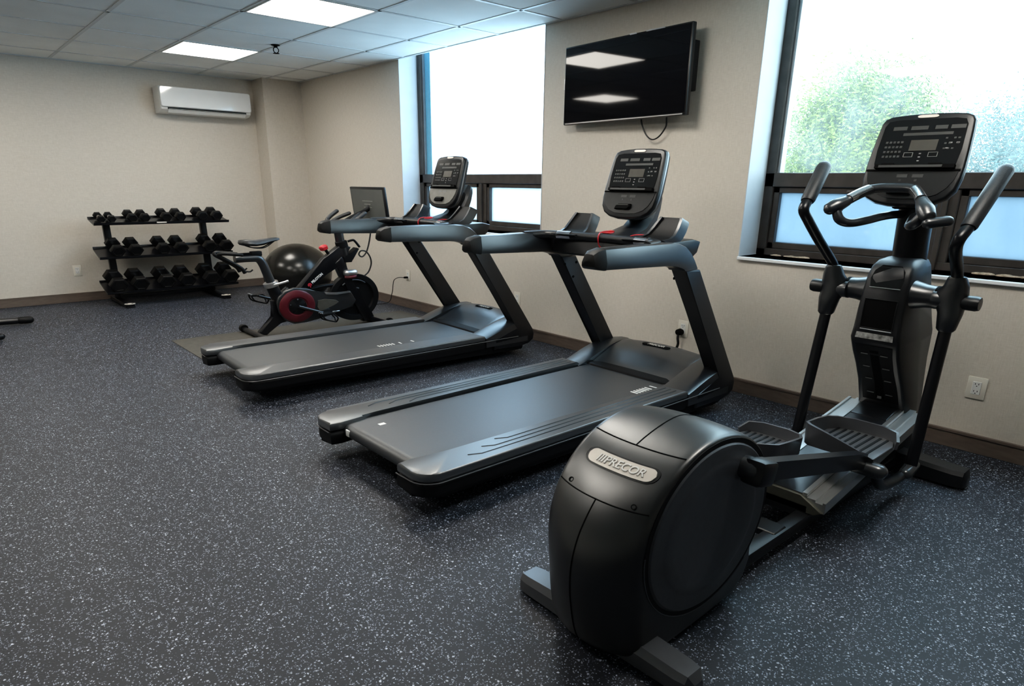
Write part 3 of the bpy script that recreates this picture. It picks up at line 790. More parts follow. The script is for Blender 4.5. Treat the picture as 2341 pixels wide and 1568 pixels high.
# ------------------------------------------------------------------ wall outlets
def outlet(label, loc, rz, w=.070, h=.117, plug=None):
    t = thing('wall_outlet', label, 'wall outlet', loc, rz, 'wall outlets')
    b = BM(); box(b, -w/2, w/2, -.006, 0, -h/2, h/2, .003, 2); finish('cover_plate', b, M['ivory'], t)
    b = BM(); box(b, -.017, .017, -.0075, -.004, -.034, .034, .0015, 1); rc = finish('receptacle', b, M['white'], t)
    for z in (.019, -.019):
        b = BM()
        for x_ in (-.0065, .0065): box(b, x_-.0012, x_+.0012, -.0079, -.007, z-.001, z+.007)
        lathe(b, [(.0001, -.0079), (.0024, -.0079), (.0024, -.007), (.0001, -.007)], (0, 0, z-.008), 'y', 10)
        finish('socket_holes', b, M['slot'], rc)
    return t
def wall_x_outlet(label, y, z, w=.070, h=.117): return outlet(label, (0, y, z), -PI/2, w, h)
oA = wall_x_outlet('white outlet plate low on wall right of elliptical trainer', .701, .344, .074, .116)
oB = wall_x_outlet('white outlet low on wall behind near treadmill, black plug in it', 2.220, .358)
oC = wall_x_outlet('white outlet low on wall partly hidden behind far treadmill upright', 3.715, .340)
oD = wall_x_outlet('white outlet low on wall behind exercise bike, thin cord in it', 5.231, .357)
outlet('ivory outlet low on back wall left of the dumbbell rack', (-2.283, YB, .345), 0)
# plugs with their cords
t = thing('power_cord', 'black round plug and thick cord hanging from outlet behind near treadmill', 'cord', (0, 2.228, .335))
b = BM(); lathe(b, [(.001, -.009), (.020, -.009), (.024, -.018), (.022, -.040), (.012, -.048), (.001, -.050)], (0, 0, 0), 'x', 20); finish('plug', b, M['slot'], t)
b = BM(); tube(b, [(-.034, 0, -.005), (-.042, -.002, -.04), (-.040, -.006, -.085), (-.045, .01, -.14), (-.06, .04, -.22), (-.09, .06, -.30), (-.12, .05, -.328)], .008, 10, 6); finish('cable', b, M['cord'], t)
t = thing('power_cord', 'thin black cord drooping from outlet to floor behind exercise bike', 'cord', (0, 5.232, .337))
b = BM(); box(b, -.050, -.008, -.010, .010, -.010, .010, .006, 2); finish('plug', b, M['slot'], t)
b = BM(); tube(b, [(-.045, 0, 0), (-.07, .06, -.005), (-.055, .16, -.045), (-.045, .20, -.10), (-.045, .215, -.17), (-.05, .23, -.23), (-.055, .25, -.29), (-.09, .27, -.318), (-.2, .26, -.318)], .004, 8, 6); finish('cable', b, M['cord'], t)

# ------------------------------------------------------------------ exercise mat
b = BM(); box(b, -2.12, -.16, 4.30, 5.145, 0.0005, .006, .002, 1)
o = finish('exercise_mat', b, M['exmat']); tag(o, 'thin flat grey mat on the floor under the exercise bike', 'mat')

# ------------------------------------------------------------------ exercise bike (profile measured in its own plane, y = 4.85)
YBK = 4.85; X0 = -1.1
t = thing('exercise_bike', 'black exercise bike with crimson crank ring and tablet screen on grey mat', 'exercise bike', (X0, YBK, .006))
def Q(p, y=0): return (p[0]-X0, y, p[1])
def Q2(p): return (p[0]-X0, p[1])
b = BM(); rounded_tube(b, [(-1.60-X0, -.285, .026), (-1.60-X0, .285, .026)], .022, 16); rs = finish('rear_stabilizer', b, M['paint'], t)
b = BM()
for s in (-1, 1): lathe(b, [(.001, -.018), (.030, -.018), (.034, -.01), (.034, .01), (.030, .018), (.001, .018)], (-1.60-X0, s*.27, .034), 'y', 18)
explode(finish('foot_cap', b, M['rubber'], rs))
b = BM(); rounded_tube(b, [(-.63-X0, -.285, .032), (-.63-X0, .285, .032)], .030, 16); fs_ = finish('front_stabilizer', b, M['paint'], t)
b = BM()
for s in (-1, 1): lathe(b, [(.001, -.012), (.032, -.012), (.034, 0), (.032, .012), (.001, .012)], (-.575-X0, s*.2, .036), 'y', 18)
explode(finish('transport_wheel', b, M['rubber'], fs_))
# frame: down tube, fork, rear leg, guard bar
b = BM()
prism(b, [Q2(p) for p in [(-1.262, .400), (-1.155, .385), (-1.018, .520), (-.935, .552), (-.868, .588), (-.790, .738), (-.845, .760), (-.895, .757), (-1.034, .645)]], 'y', -.030, .030, .014, 3)
prism(b, [Q2(p) for p in [(-.945, .60), (-.906, .515), (-.835, .315), (-.716, .022), (-.590, .016), (-.655, .10), (-.758, .325), (-.835, .475), (-.842, .610), (-.88, .66)]], 'y', -.036, .036, .016, 3)
prism(b, [Q2(p) for p in [(-1.47, .31), (-1.462, .165), (-1.585, .055), (-1.595, .025), (-1.530, .018), (-1.425, .120), (-1.31, .118), (-1.24, .30), (-1.34, .42)]], 'y', -.028, .028, .012, 3)
tube(b, [Q((-1.20, .37)), Q((-1.05, .395)), Q((-.93, .395)), Q((-.865, .375)), Q((-.85, .35))], .018, 12, 4)
finish('bike_frame', b, M['paint'], t, 40)
# lettering on the down tube (faces the viewer)
d = Vector((-.075-.0, 0, .155)); 
def dt(u, v, w):
    a = math.atan2(.140, .172); c0 = (-1.100, .478)
    return (c0[0]-X0 + u*math.cos(a) - v*math.sin(a), -.0315-w, c0[1] + u*math.sin(a) + v*math.cos(a))
fr = bpy.data.objects['bike_frame']
b = BM(); text_verts(b, 'PELOTON', .030, dt, .001, 0, .0012, 1.02, .118); finish('frame_lettering', b, M['mark'], fr)
b = BM()
def lp(cu, cv, r0, r1, a0, a1, n=18):
    pi_, po = [], []
    for k in range(n+1):
        a = a0+(a1-a0)*k/n
        po.append(b.verts.new(dt(cu+r1*math.cos(a), cv+r1*math.sin(a), .0012))); pi_.append(b.verts.new(dt(cu+r0*math.cos(a), cv+r0*math.sin(a), .0012)))
    for k in range(n): b.faces.new((pi_[k], pi_[k+1], po[k+1], po[k]))
lp(-.085, 0, .0095, .0160, -1.2, 3.7); lp(-.085, 0, .0005, .0060, -.2, 5.2)
b2 = [dt(-.099+q*.7, -.025+p*.7, .0012) for q, p in ((0, 0), (.008, 0), (.022, .020), (.014, .024))]; quad(b, *b2)
finish('frame_emblem', b, M['emblem'], fr)
# flywheel, its highlight drawn on as grey arcs
b = BM(); prof = [(.001, -.016), (.045, -.018), (.050, -.012), (.165, -.012), (.175, -.030), (.218, -.032), (.222, -.026), (.222, .026), (.218, .032), (.175, .030), (.165, .012), (.05, .012), (.001, .016)]
lathe(b, prof, (-.785-X0, 0, .268), 'y', 56); fw = finish('flywheel', b, M['matte'], t, 40)
b = BM()
for r_, a0, a1 in ((.165, .9, 2.3), (.090, 1.1, 2.4)):
    tube(b, [(-.785-X0+r_*math.cos(a0+(a1-a0)*k/10)*.95, -.030, .268+r_*math.sin(a0+(a1-a0)*k/10)) for k in range(11)], .006, 8)
finish('flywheel_highlight', b, M['disc'], fw)
# belt guard: teardrop shell over crank and flywheel hub
go = [(-1.452, .29), (-1.44, .35), (-1.39, .395), (-1.31, .418), (-1.21, .405), (-1.12, .362), (-1.03, .332), (-.93, .330), (-.84, .335), (-.80, .25), (-.83, .19), (-.95, .165), (-1.04, .135), (-1.14, .115), (-1.23, .100), (-1.33, .096), (-1.40, .135), (-1.44, .20)]
gi = [(-1.13, .285), (-1.07, .292), (-.98, .272), (-.955, .25), (-.975, .235), (-1.05, .205), (-1.12, .18), (-1.14, .23)]
b = BM(); prism(b, [Q2(p) for p in go], 'y', -.075, -.040, .010, 3); gd = finish('belt_guard', b, M['satin'], t, 40)
b = BM(); prism(b, [Q2(p) for p in gi], 'y', -.078, -.074, .002, 1); finish('guard_window', b, M['exmat'], gd)
b = BM(); prism(b, [Q2(p) for p in [(-1.07, .352), (-.97, .338), (-.852, .343), (-.845, .326), (-.97, .318), (-1.06, .330)]], 'y', -.079, -.072, .003, 1); finish('guard_trim', b, M['silver'], gd)
b = BM(); lathe(b, [(.078, -.086), (.085, -.092), (.130, -.092), (.142, -.084), (.142, -.074), (.078, -.074)], (-1.300-X0, 0, .255), 'y', 48); cr = finish('crank_ring', b, M['crimson'], t, 40)
b = BM(); lathe(b, [(.001, -.090), (.070, -.088), (.080, -.080), (.080, -.074), (.001, -.074)], (-1.300-X0, 0, .255), 'y', 36); hub = finish('crank_cover', b, M['matte'], t, 40)
b = BM()
for k in range(5):
    a = PI/2+2*PI*k/5; lathe(b, [(.0005, -.094), (.006, -.094), (.007, -.088), (.0005, -.088)], (-1.300-X0+.062*math.cos(a), 0, .255+.062*math.sin(a)), 'y', 10)
explode(finish('crank_screw', b, M['chrome'], hub))
# cranks and caged pedals
def pedal(cx, cz, yy, s):
    arm = BM(); p0 = (-1.300-X0, yy, .255); p1 = (cx-X0, yy, cz)
    tube(arm, [p0, p1], .011, 12, 0, None, (0, 1, 0), True, [1.3, 1.0]); a = finish('crank_arm', arm, M['satin'], t)
    b = BM(); yc = yy - s*.055
    box(b, cx-X0-.045, cx-X0+.045, yc-.035, yc+.035, cz-.008, cz+.010, .004, 2); rounded_tube(b, [(cx-X0, yy, cz), (cx-X0, yc, cz)], .009, 10)
    for k in (-1, 1):
        tube(b, [(cx-X0+k*.045, yc-.03, cz), (cx-X0+k*.05+.03, yc-.03, cz-.045), (cx-X0+.075, yc, cz-.085), (cx-X0+k*.05+.03, yc+.03, cz-.05), (cx-X0+k*.045, yc+.03, cz)], .006, 8, 4)
    pd = finish('pedal', b, M['matte'], t)
    b = BM()
    for q in (-.03, -.005, .02): box(b, cx-X0-.052, cx-X0-.035, yc+q, yc+q+.012, cz+.004, cz+.016, .002, 1)
    box(b, cx-X0+.05, cx-X0+.115, yc-.004, yc+.010, cz+.006, cz+.018, .004, 1) if s > 0 else None
    finish('pedal_clip', b, M['chrome'], pd)
pedal(-1.105, .172, -.098, 1); pedal(-1.520, .345, .098, -1)
# seat post, slider and saddle
b = BM()
tube(b, [Q((-1.37, .16)), Q((-1.418, .33)), Q((-1.455, .455))], .046, 16, 0, None, (0, 1, 0)); finish('seat_tube', b, M['paint'], t)
b = BM(); lathe(b, [(.050, -.022), (.056, -.018), (.056, .018), (.050, .022)], (0, 0, 0), 'z', 20)
for v in b.verts: v.co = Matrix.Rotation(-.29, 3, 'Y') @ v.co + Vector(Q((-1.455, .455)))
tube(b, [Q((-1.455, .455), -.05), Q((-1.40, .47), -.075), Q((-1.355, .485), -.085)], .010, 8, 3)
finish('seat_clamp', b, M['silver'], t)
b = BM(); tube(b, [Q((-1.440, .42)), Q((-1.475, .54)), Q((-1.500, .63)), Q((-1.530, .680)), Q((-1.585, .690)), Q((-1.70, .690))], .033, 16, 4); finish('seat_post', b, M['satin'], t, 60)
b = BM(); box(b, -1.585-X0, -1.505-X0, -.022, .022, .705, .745, .006, 2); box(b, -1.74-X0, -1.53-X0, -.012, .012, .722, .736, .004, 1); finish('seat_slider', b, M['matte'], t)
b = BM()
for s in (-1, 1):
    tube(b, [Q((-1.66, .725), s*.05), Q((-1.72, .735), s*.06), Q((-1.80, .745), s*.055), Q((-1.82, .73), s*.04), Q((-1.77, .69), s*.045), Q((-1.68, .62), s*.05), Q((-1.655, .575), s*.05)], .014, 10, 4)
    tube(b, [Q((-1.655, .59), s*.05), Q((-1.62, .585), s*.055), Q((-1.60, .60), s*.055)], .006, 8, 3)
finish('weight_holder', b, M['rubber'], t, 60)
b = BM(); rings = []
for x_, hw_, zt_, zb_ in [(-1.652, .035, .826, .812), (-1.642, .066, .842, .800), (-1.60, .076, .845, .795), (-1.55, .066, .838, .790), (-1.49, .044, .843, .795), (-1.43, .028, .851, .812), (-1.385, .022, .853, .824), (-1.362, .013, .847, .832)]:
    rings.append([(x_-X0, -hw_, (zt_+zb_)/2-.006), (x_-X0, -hw_*.8, zt_-.006), (x_-X0, -hw_*.25, zt_), (x_-X0, hw_*.25, zt_), (x_-X0, hw_*.8, zt_-.006), (x_-X0, hw_, (zt_+zb_)/2-.006), (x_-X0, hw_*.6, zb_), (x_-X0, -hw_*.6, zb_)])
ring_faces(b, rings); sd = finish('saddle', b, M['grip'], t, 60)
b = BM()
for s in (-1, 1): tube(b, [Q((-1.62, .800), s*.03), Q((-1.56, .775), s*.022), Q((-1.48, .775), s*.02), Q((-1.40, .825), s*.010)], .0045, 8, 4)
finish('saddle_rail', b, M['matte'], sd)
# resistance knob, stem, clamp levers, bars, tablet
b = BM(); tube(b, [Q((-.945, .64)), Q((-.985, .70)), Q((-1.0, .725))], .012, 10); kn = finish('resistance_stem', b, M['matte'], t)
b = BM(); rings = []
ax = Vector((-.35, 0, .93)); ct = Vector(Q((-1.012, .742))); u_ = Vector((0, 1, 0)); v_ = ax.cross(u_)
for h, r_ in ((-.024, .018), (-.016, .030), (.010, .034), (.020, .028), (.026, .012)):
    rings.append([ct + ax*h + (u_*math.cos(a)+v_*math.sin(a))*r_*(1+.10*math.cos(5*a)) for a in [2*PI*k/30 for k in range(30)]])
ring_faces(b, rings); finish('resistance_knob', b, M['red'], t)
b = BM(); tube(b, [Q((-.838, .66)), Q((-.870, .80)), Q((-.885, .93))], .036, 16, 0, None, (0, 1, 0)); finish('handlebar_stem', b, M['satin'], t)
b = BM(); lathe(b, [(.040, -.03), (.048, -.025), (.048, .025), (.040, .03)], (0, 0, 0), 'z', 20)
for v in b.verts: v.co = Matrix.Rotation(-.20, 3, 'Y') @ v.co + Vector(Q((-.858, .765)))
tube(b, [Q((-.82, .79), -.03), Q((-.79, .80), -.04), Q((-.765, .795), -.04), Q((-.725, .735), -.045)], .010, 8, 4)
finish('stem_clamp', b, M['matte'], t)
b = BM(); prism(b, [Q2(p) for p in [(-.86, .60), (-.80, .60), (-.785, .63), (-.725, .72), (-.745, .73), (-.83, .655), (-.87, .655)]], 'y', -.045, .03, .008, 2); finish('brake_bracket', b, M['matte'], t)
b = BM()
for s in (-1, 1):
    rounded_tube(b, [Q((-.885, .945), 0), Q((-.87, .955), s*.10), Q((-.865, .965), s*.20), Q((-.83, 1.0), s*.225), Q((-.765, 1.05), s*.225)], .018, 12, 4)
    rounded_tube(b, [Q((-.87, .955), s*.14), Q((-.80, 1.0), s*.12), Q((-.73, 1.035), s*.085)], .017, 12, 4)
finish('handlebar', b, M['grip'], t, 60)
tb = Matrix.Rotation(-.10, 3, 'Y')
def TP(x, y, z): return Vector(Q((-.59, 1.125))) + tb @ Vector((x, y, z))
b = BM(); box(b, -.012, .012, -.265, .265, -.150, .150, .008, 2)
for v in b.verts: v.co = TP(*v.co)
ts = finish('tablet', b, M['black'], t)
b = BM(); box(b, -.0135, -.0115, -.245, .245, -.138, .128)
for v in b.verts: v.co = TP(*v.co)
finish('tablet_screen', b, M['tablet'], ts)
b = BM()
for z, w_, h_ in ((.020, .16, .006), (-.008, .11, .006), (-.036, .14, .004), (-.075, .04, .006)):
    for k in range(int(w_/.016)): box(b, -.0142, -.0134, w_/2-.016*k-.013, w_/2-.016*k, z, z+h_)
for v in b.verts: v.co = TP(*v.co)
finish('tablet_text', b, M['tabtext'], ts)
b = BM(); tube(b, [Q((-.86, .94)), Q((-.76, 1.0)), Q((-.63, 1.06)), Q((-.582, 1.11))], .020, 12, 4); finish('tablet_arm', b, M['matte'], t)
b = BM(); tube(b, [Q(p, -.05) for p in [(-.60, .99), (-.615, .90), (-.640, .775), (-.670, .685), (-.71, .645), (-.738, .668), (-.718, .700), (-.672, .690), (-.638, .635), (-.632, .57), (-.66, .50), (-.70, .465)]], .0065, 8, 5); finish('screen_cable', b, M['cord'], t)
b = BM(); rounded_tube(b, [Q((-.855, .505), -.055), Q((-.795, .505), -.055)], .032, 18); bt = finish('bottle_holder', b, M['silver'], t)
b = BM(); tube(b, [Q((-.875, .470), -.05), Q((-.83, .468), -.075), Q((-.79, .475), -.07)], .016, 10, 3); finish('bottle_clip', b, M['crimson'], bt)

# ------------------------------------------------------------------ exercise ball
b = BM(); r_ = .325
prof = []
for k in range(25):
    a = -PI/2+PI*k/24
    prof.append((max(.0008, r_*math.cos(a)*(1+.006*math.cos(k*1.57)**2*(abs(math.sin(a)) < .9))), r_+r_*math.sin(a)))
lathe(b, prof, (-.635, 6.22, 0.0), 'z', 64)
o = finish('exercise_ball', b, M['ball'], None, 60); tag(o, 'large shiny black exercise ball on the floor behind the bike', 'exercise ball')

# ------------------------------------------------------------------ dumbbell rack
XA, XB = -2.165, -.985
shelves = [((6.945, .868), (7.180, .917)), ((6.940, .515), (7.185, .600)), ((6.880, .150), (7.160, .238))]
t = thing('dumbbell_rack', 'black three tier dumbbell rack against the back wall', 'dumbbell rack', (-1.575, 7.1, 0))
def RK(p): return (p[0]+1.575, p[1]-7.1, p[2])
for (yf, zf), (yr, zr) in shelves:
    b = BM(); n_ = Vector((0, -(zr-zf), yr-yf)).normalized()*.006
    q = [Vector((0, yf, zf-.004)), Vector((0, yf-.004, zf+.016)), Vector((0, yf+.006, zf+.014)), Vector((0, yf+.008, zf+.004)), Vector((0, yr, zr)), Vector((0, yr+.002, zr+.018)), Vector((0, yr+.010, zr+.018)), Vector((0, yr+.010, zr-.010)), Vector((0, yf+.01, zf-.012))]
    prism(b, [(v.y-7.1, v.z) for v in q], 'x', XA+1.575, XB+1.575); sh = finish('shelf', b, M['paint'], t)
    if zf > .8:
        b = BM(); box(b, -.075, .010, yf-7.1-.007, yf-7.1-.003, zf+.001, zf+.012); finish('nameplate', b, M['badge'], sh)
for x_ in (-2.02, -1.155):
    b = BM()
    prism(b, [(p, z) for p, z in ((.085, .05), (.135, .05), (.155, .895), (.108, .895))], 'x', x_+1.575-.030, x_+1.575+.030, .004)
    finish('rack_post', b, M['paint'], t)
    b = BM(); prism(b, [(-.345, 0), (-.345, .022), (-.30, .045), (.26, .05), (.28, .03), (.28, 0)], 'x', x_+1.575-.040, x_+1.575+.040, .010, 2); ft = finish('rack_foot', b, M['paint'], t)
    b = BM(); prism(b, [(x_+1.575+.046*math.cos(a), -.315+.046*math.sin(a)*.7) for a in [2*PI*k/20 for k in range(20)]], 'z', .040, .046); finish('foot_plate', b, M['badge'], ft)
    b = BM()
    for s in (-1, 1): prism(b, [(x_+1.575+s*.022+.008*math.cos(a), -.315+.008*math.sin(a)) for a in [2*PI*k/12 for k in range(12)]], 'z', .044, .0475)
    explode(finish('foot_bolt', b, M['slot'], ft))
b = BM(); box(b, -2.02+1.575, -1.155+1.575, -.02, .02, .06, .10, .004); finish('cross_bar', b, M['paint'], t)

# ------------------------------------------------------------------ dumbbells: hex heads at both ends of a chrome handle
protos = {}
def dumbbell(size, x, shelf, label, group):
    (yf, zf), (yr, zr) = shelf
    ang = math.atan2(zr-zf, yr-yf)
    af = .5*size                      # half across flats
    Lh = .48*size+.012; Lt = 2*Lh+.070+.50*size
    key = round(size, 3), round(ang, 3)
    u = Vector((0, math.cos(ang), math.sin(ang))); nn = Vector((0, -math.sin(ang), math.cos(ang)))
    c0 = Vector((x, (yf+yr)/2-.004, (zf+zr)/2)) + nn*(af+.013)
    if key not in protos:
        t = thing('dumbbell', label, 'dumbbell', tuple(c0), 0, group)
        R_ = af/math.cos(PI/6)
        for s in (-1, 1):
            b = BM(); rings = []
            for d_, k_ in ((Lt/2-Lh, .80), (Lt/2-Lh+.006, .97), (Lt/2-Lh+.02, 1.0), (Lt/2-.016, 1.0), (Lt/2-.003, .90), (Lt/2, .72), (Lt/2-.006, .66)):
                rings.append([u*(s*d_) + (Vector((1, 0, 0))*math.cos(a) + nn*math.sin(a))*R_*k_ for a in [PI/3*q for q in range(6)]])
            ring_faces(b, rings); finish('dumbbell_head', b, M['rubber'], t, 20)
        b = BM(); tube(b, [u*(-Lt/2+Lh-.002), u*(-.03), u*0, u*.03, u*(Lt/2-Lh+.002)], .0180, 14, 0, None, (1, 0, 0), True, [.9, 1, 1.05, 1, .9]); finish('dumbbell_handle', b, M['chrome'], t)
        protos[key] = t
        return t
    return dup(protos[key], tuple(c0), 0, label, group)
ordn = ['leftmost', 'second from left', 'third from left', 'fourth from left', 'fifth from left', 'sixth from left', 'seventh from left', 'rightmost']
top = [(-2.095, .066), (-2.010, .066), (-1.845, .084), (-1.738, .084), (-1.557, .092), (-1.430, .092), (-1.230, .100), (-1.095, .100)]
for k, (x, s_) in enumerate(top): dumbbell(s_, x, shelves[0], '%s black hex dumbbell on the top rack shelf' % ordn[k], 'dumbbells on the top shelf')
o6 = ['leftmost', 'second from left', 'third from left', 'third from right', 'second from right', 'rightmost']
mid = [(-2.012, .114), (-1.862, .114), (-1.625, .116), (-1.466, .116), (-1.200, .120), (-1.040, .120)]
for k, (x, s_) in enumerate(mid): dumbbell(s_, x, shelves[1], '%s black hex dumbbell on the middle rack shelf' % o6[k], 'dumbbells on the middle shelf')
bot = [(-2.062, .140), (-1.884, .140), (-1.652, .142), (-1.468, .142), (-1.240, .145), (-1.055, .145)]
for k, (x, s_) in enumerate(bot): dumbbell(s_, x, shelves[2], '%s black hex dumbbell on the bottom rack shelf' % o6[k], 'dumbbells on the bottom shelf')

# ------------------------------------------------------------------ bench at the left edge, only its foot in view
t = thing('weight_bench', 'black weight bench at left edge, only its foot bars showing', 'weight bench', (-3.22, 6.25, 0))
b = BM(); rounded_tube(b, [(-.30, .33, .042), (.36, .235, .042)], .030, 16); fb = finish('floor_bar', b, M['paint'], t)
b = BM(); rounded_tube(b, [(.345, .237, .042), (.400, .229, .042)], .034, 16); finish('bar_cap', b, M['rubber'], fb)
b = BM(); rounded_tube(b, [(-.55, -.50, .042), (.16, -.36, .042)], .030, 16); finish('floor_bar', b, M['paint'], t)
b = BM(); tube(b, [(-.10, .30, .06), (-.20, -.42, .06)], .028, 12); tube(b, [(-.13, .05, .06), (-.13, .05, .36)], .03, 12); tube(b, [(-.17, -.25, .06), (-.17, -.25, .36)], .03, 12); finish('bench_frame', b, M['paint'], t)
b = BM(); box(b, -.27, -.03, -.75, .42, .36, .43, .025, 3, Matrix.Rotation(-.10, 3, 'Z')); finish('bench_pad', b, M['grip'], t)
# ------------------------------------------------------------------ elliptical trainer: x along the wall-to-room axis, +1.3; y about its middle line 0.915
YE = .915; XE = -1.3
t = thing('elliptical_trainer', 'black elliptical trainer in the foreground with silver badge on its rear drum', 'elliptical trainer', (XE, YE, 0))
def e3(x, y, z): return (x-XE, y-YE, z)
def e2(x, z): return (x-XE, z)
# floor stabilizers
b = BM(); rings = []
for y_, k in ((-.292, .5), (-.278, .86), (-.25, 1), (-.10, 1.08), (0, 1.1), (.10, 1.08), (.25, 1), (.278, .86), (.292, .5)):
    w_ = .042*k; h_ = .080 if abs(y_) < .2 else .070*min(1, k+.1)
    rings.append([(x-XE, y_, z) for x, z in ((-2.230-w_, .012), (-2.230-w_, h_*.72), (-2.230-w_*.72, h_), (-2.230+w_*.72, h_), (-2.230+w_, h_*.72), (-2.230+w_, .012))])
ring_faces(b, rings); st = finish('rear_stabilizer', b, M['stab'], t, 30)
b = BM()
for s in (-1, 1): lathe(b, [(.001, 0), (.030, 0), (.034, .004), (.034, .014), (.001, .014)], (-2.230-XE, s*.25, 0), 'z', 18)
explode(finish('rubber_foot', b, M['rubber'], st))
b = BM(); rings = []
for y_, k in ((-.355, .55), (-.345, .9), (-.31, 1), (-.1, 1.05), (.1, 1.05), (.31, 1), (.345, .9), (.355, .55)):
    w_ = .050*k; h_ = .10 if abs(y_) < .2 else .085*min(1, k+.1)
    rings.append([(x-XE, y_, z) for x, z in ((-.46-w_, .012), (-.46-w_, h_*.8), (-.46-w_*.8, h_), (-.46+w_*.8, h_), (-.46+w_, h_*.8), (-.46+w_, .012))])
ring_faces(b, rings); st2 = finish('front_stabilizer', b, M['black'], t, 30)
b = BM()
for s in (-1, 1): lathe(b, [(.001, 0), (.030, 0), (.034, .004), (.034, .014), (.001, .014)], (-.46-XE, s*.28, 0), 'z', 18)
explode(finish('rubber_foot', b, M['rubber'], st2))
# base beams between drum and tower
b = BM()
for s in (-1, 1): box(b, -1.95-XE, -.45-XE, s*.085-.025, s*.085+.025, .035, .085, .006, 2)
box(b, -1.52-XE, -1.44-XE, -.10, .10, .06, .09, .004, 1); box(b, -1.30-XE, -1.22-XE, -.10, .10, .06, .12, .004, 1)
finish('base_beam', b, M['black'], t)
# drive drum: lofted from the flat sides out to a crowned middle
CX, CZ = -2.005, .352
def resample(pts, n):
    P = smooth_path([(x, 0, z) for x, z in pts], 8)
    L_ = [0]
    for p, q in zip(P[:-1], P[1:]): L_.append(L_[-1]+(q-p).length)
    out = []; k = 0
    for i in range(n+1):
        d = L_[-1]*i/n
        while k < len(L_)-2 and L_[k+1] < d: k += 1
        f_ = (d-L_[k])/max(1e-9, L_[k+1]-L_[k]); q = P[k].lerp(P[k+1], f_); out.append((q.x, q.z))
    return out
NO = 96
arc_s = [(CX+.285*math.cos(a), CZ+.285*math.sin(a)) for a in [-.62+(PI+.62)*k/20 for k in range(21)]]
arc_c = [(CX+.297*math.cos(a), CZ+.297*math.sin(a)) for a in [-.62+(PI*.47+.62)*k/10 for k in range(11)]]
low_s = [(-2.286, .29), (-2.278, .23), (-2.276, .17), (-2.272, .11), (-2.264, .055), (-2.242, .014)]
low_c = [(-2.06, .634), (-2.15, .600), (-2.225, .548), (-2.287, .480), (-2.335, .402), (-2.359, .320), (-2.362, .240), (-2.353, .160), (-2.338, .085), (-2.318, .035), (-2.285, .010)]
so = resample(arc_s + low_s, NO) + [(-2.15, .014), (-1.98, .020), (-1.84, .032), (-1.79, .075), (-1.768, .13)]
co = resample(arc_c + low_c, NO) + [(-2.15, .012), (-1.98, .020), (-1.83, .032), (-1.78, .075), (-1.762, .13)]
def mixo(f_): return [((1-f_)*s_[0]+f_*c_[0], (1-f_)*s_[1]+f_*c_[1]) for s_, c_ in zip(so, co)]
def shrink(o_, k): return [(CX+(x-CX)*k, CZ+(z-CZ)*k) for x, z in o_]
HWD = .150
def ff(y): return max(0.0, 1-(abs(y)/HWD)**2.3)
b = BM(); rings = []
ys = [-HWD, -HWD+.003, -HWD+.009] + [(-HWD+.016)+(2*HWD-.032)*k/18 for k in range(19)] + [HWD-.009, HWD-.003, HWD]
for y_ in ys:
    k = .955 if abs(y_) > HWD-.001 else .985 if abs(y_) > HWD-.005 else .996 if abs(y_) > HWD-.012 else 1
    rings.append([(x-XE, y_, z) for x, z in shrink(mixo(ff(y_)), k)])
ring_faces(b, rings); drum = finish('drive_housing', b, M['shroud'], t, 50)
def crown_pt(i, y_, out=.0012):
    o_ = mixo(ff(y_)); k = int(i); f_ = i-k
    x = o_[k][0]*(1-f_)+o_[k+1][0]*f_; z = o_[k][1]*(1-f_)+o_[k+1][1]*f_
    tx, tz = o_[k+1][0]-o_[k-1][0], o_[k+1][1]-o_[k-1][1]; l_ = math.hypot(tx, tz)
    return Vector((x-XE, y_, z)) + Vector((tz/l_, 0, -tx/l_))*out
def idx(x, z): return min(range(NO), key=lambda k: (co[k][0]-x)**2+(co[k][1]-z)**2)
iS1, iB, iS2 = idx(-2.149, .603), idx(-2.213, .560), idx(-2.290, .478)
# seams of the moulded cover
b = BM(); q0 = .0001
tube(b, [crown_pt(k, 0, q0) for k in range(14, iS1+1)], .0019, 6)
tube(b, [crown_pt(k, 0, q0) for k in range(iS2, NO-2)], .0019, 6)
for q in (iS1, iS2): tube(b, [crown_pt(q, -HWD+.012+k*(2*HWD-.024)/24, q0) for k in range(25)], .0019, 6)
finish('cover_seam', b, M['slot'], drum)
# badge plate with its raised lettering
per = sum(math.hypot(co[k+1][0]-co[k][0], co[k+1][1]-co[k][1]) for k in range(iB-4, iB+4))/8
def bp(u, v, w): return crown_pt(iB - v/per, -.006-u, .0006 + w)
def stadium(hw_, hh_, n_=14):
    return [(hw_+hh_*math.cos(a), hh_*math.sin(a)) for a in [-PI/2+PI*k/n_ for k in range(n_+1)]] + [(q, hh_) for q in [hw_*.6, hw_*.2, -hw_*.2, -hw_*.6]] + [(-hw_-hh_*math.cos(a), hh_*math.sin(a)) for a in [PI/2-PI*k/n_ for k in range(n_+1)]] + [(q, -hh_) for q in [-hw_*.6, -hw_*.2, hw_*.2, hw_*.6]]
def plate(bm, hw_, hh_, w0, w1):
    so_ = stadium(hw_, hh_); cols = []; N_ = 40
    for k in range(N_+1):
        u = -(hw_+hh_) + 2*(hw_+hh_)*k/N_
        vm = max(.0006, hh_ if abs(u) <= hw_ else math.sqrt(max(0, hh_**2-(abs(u)-hw_)**2))); cols.append([bp(u, vm*q, w1) for q in (-1, -.5, 0, .5, 1)])
    vr = [[bm.verts.new(p) for p in c_] for c_ in cols]
    for a_, c_ in zip(vr[:-1], vr[1:]):
        for q in range(4): bm.faces.new((a_[q], c_[q], c_[q+1], a_[q+1]))
    ring_faces(bm, [[bp(u, v, w0) for u, v in so_], [bp(u, v, w1) for u, v in so_]], True, False)
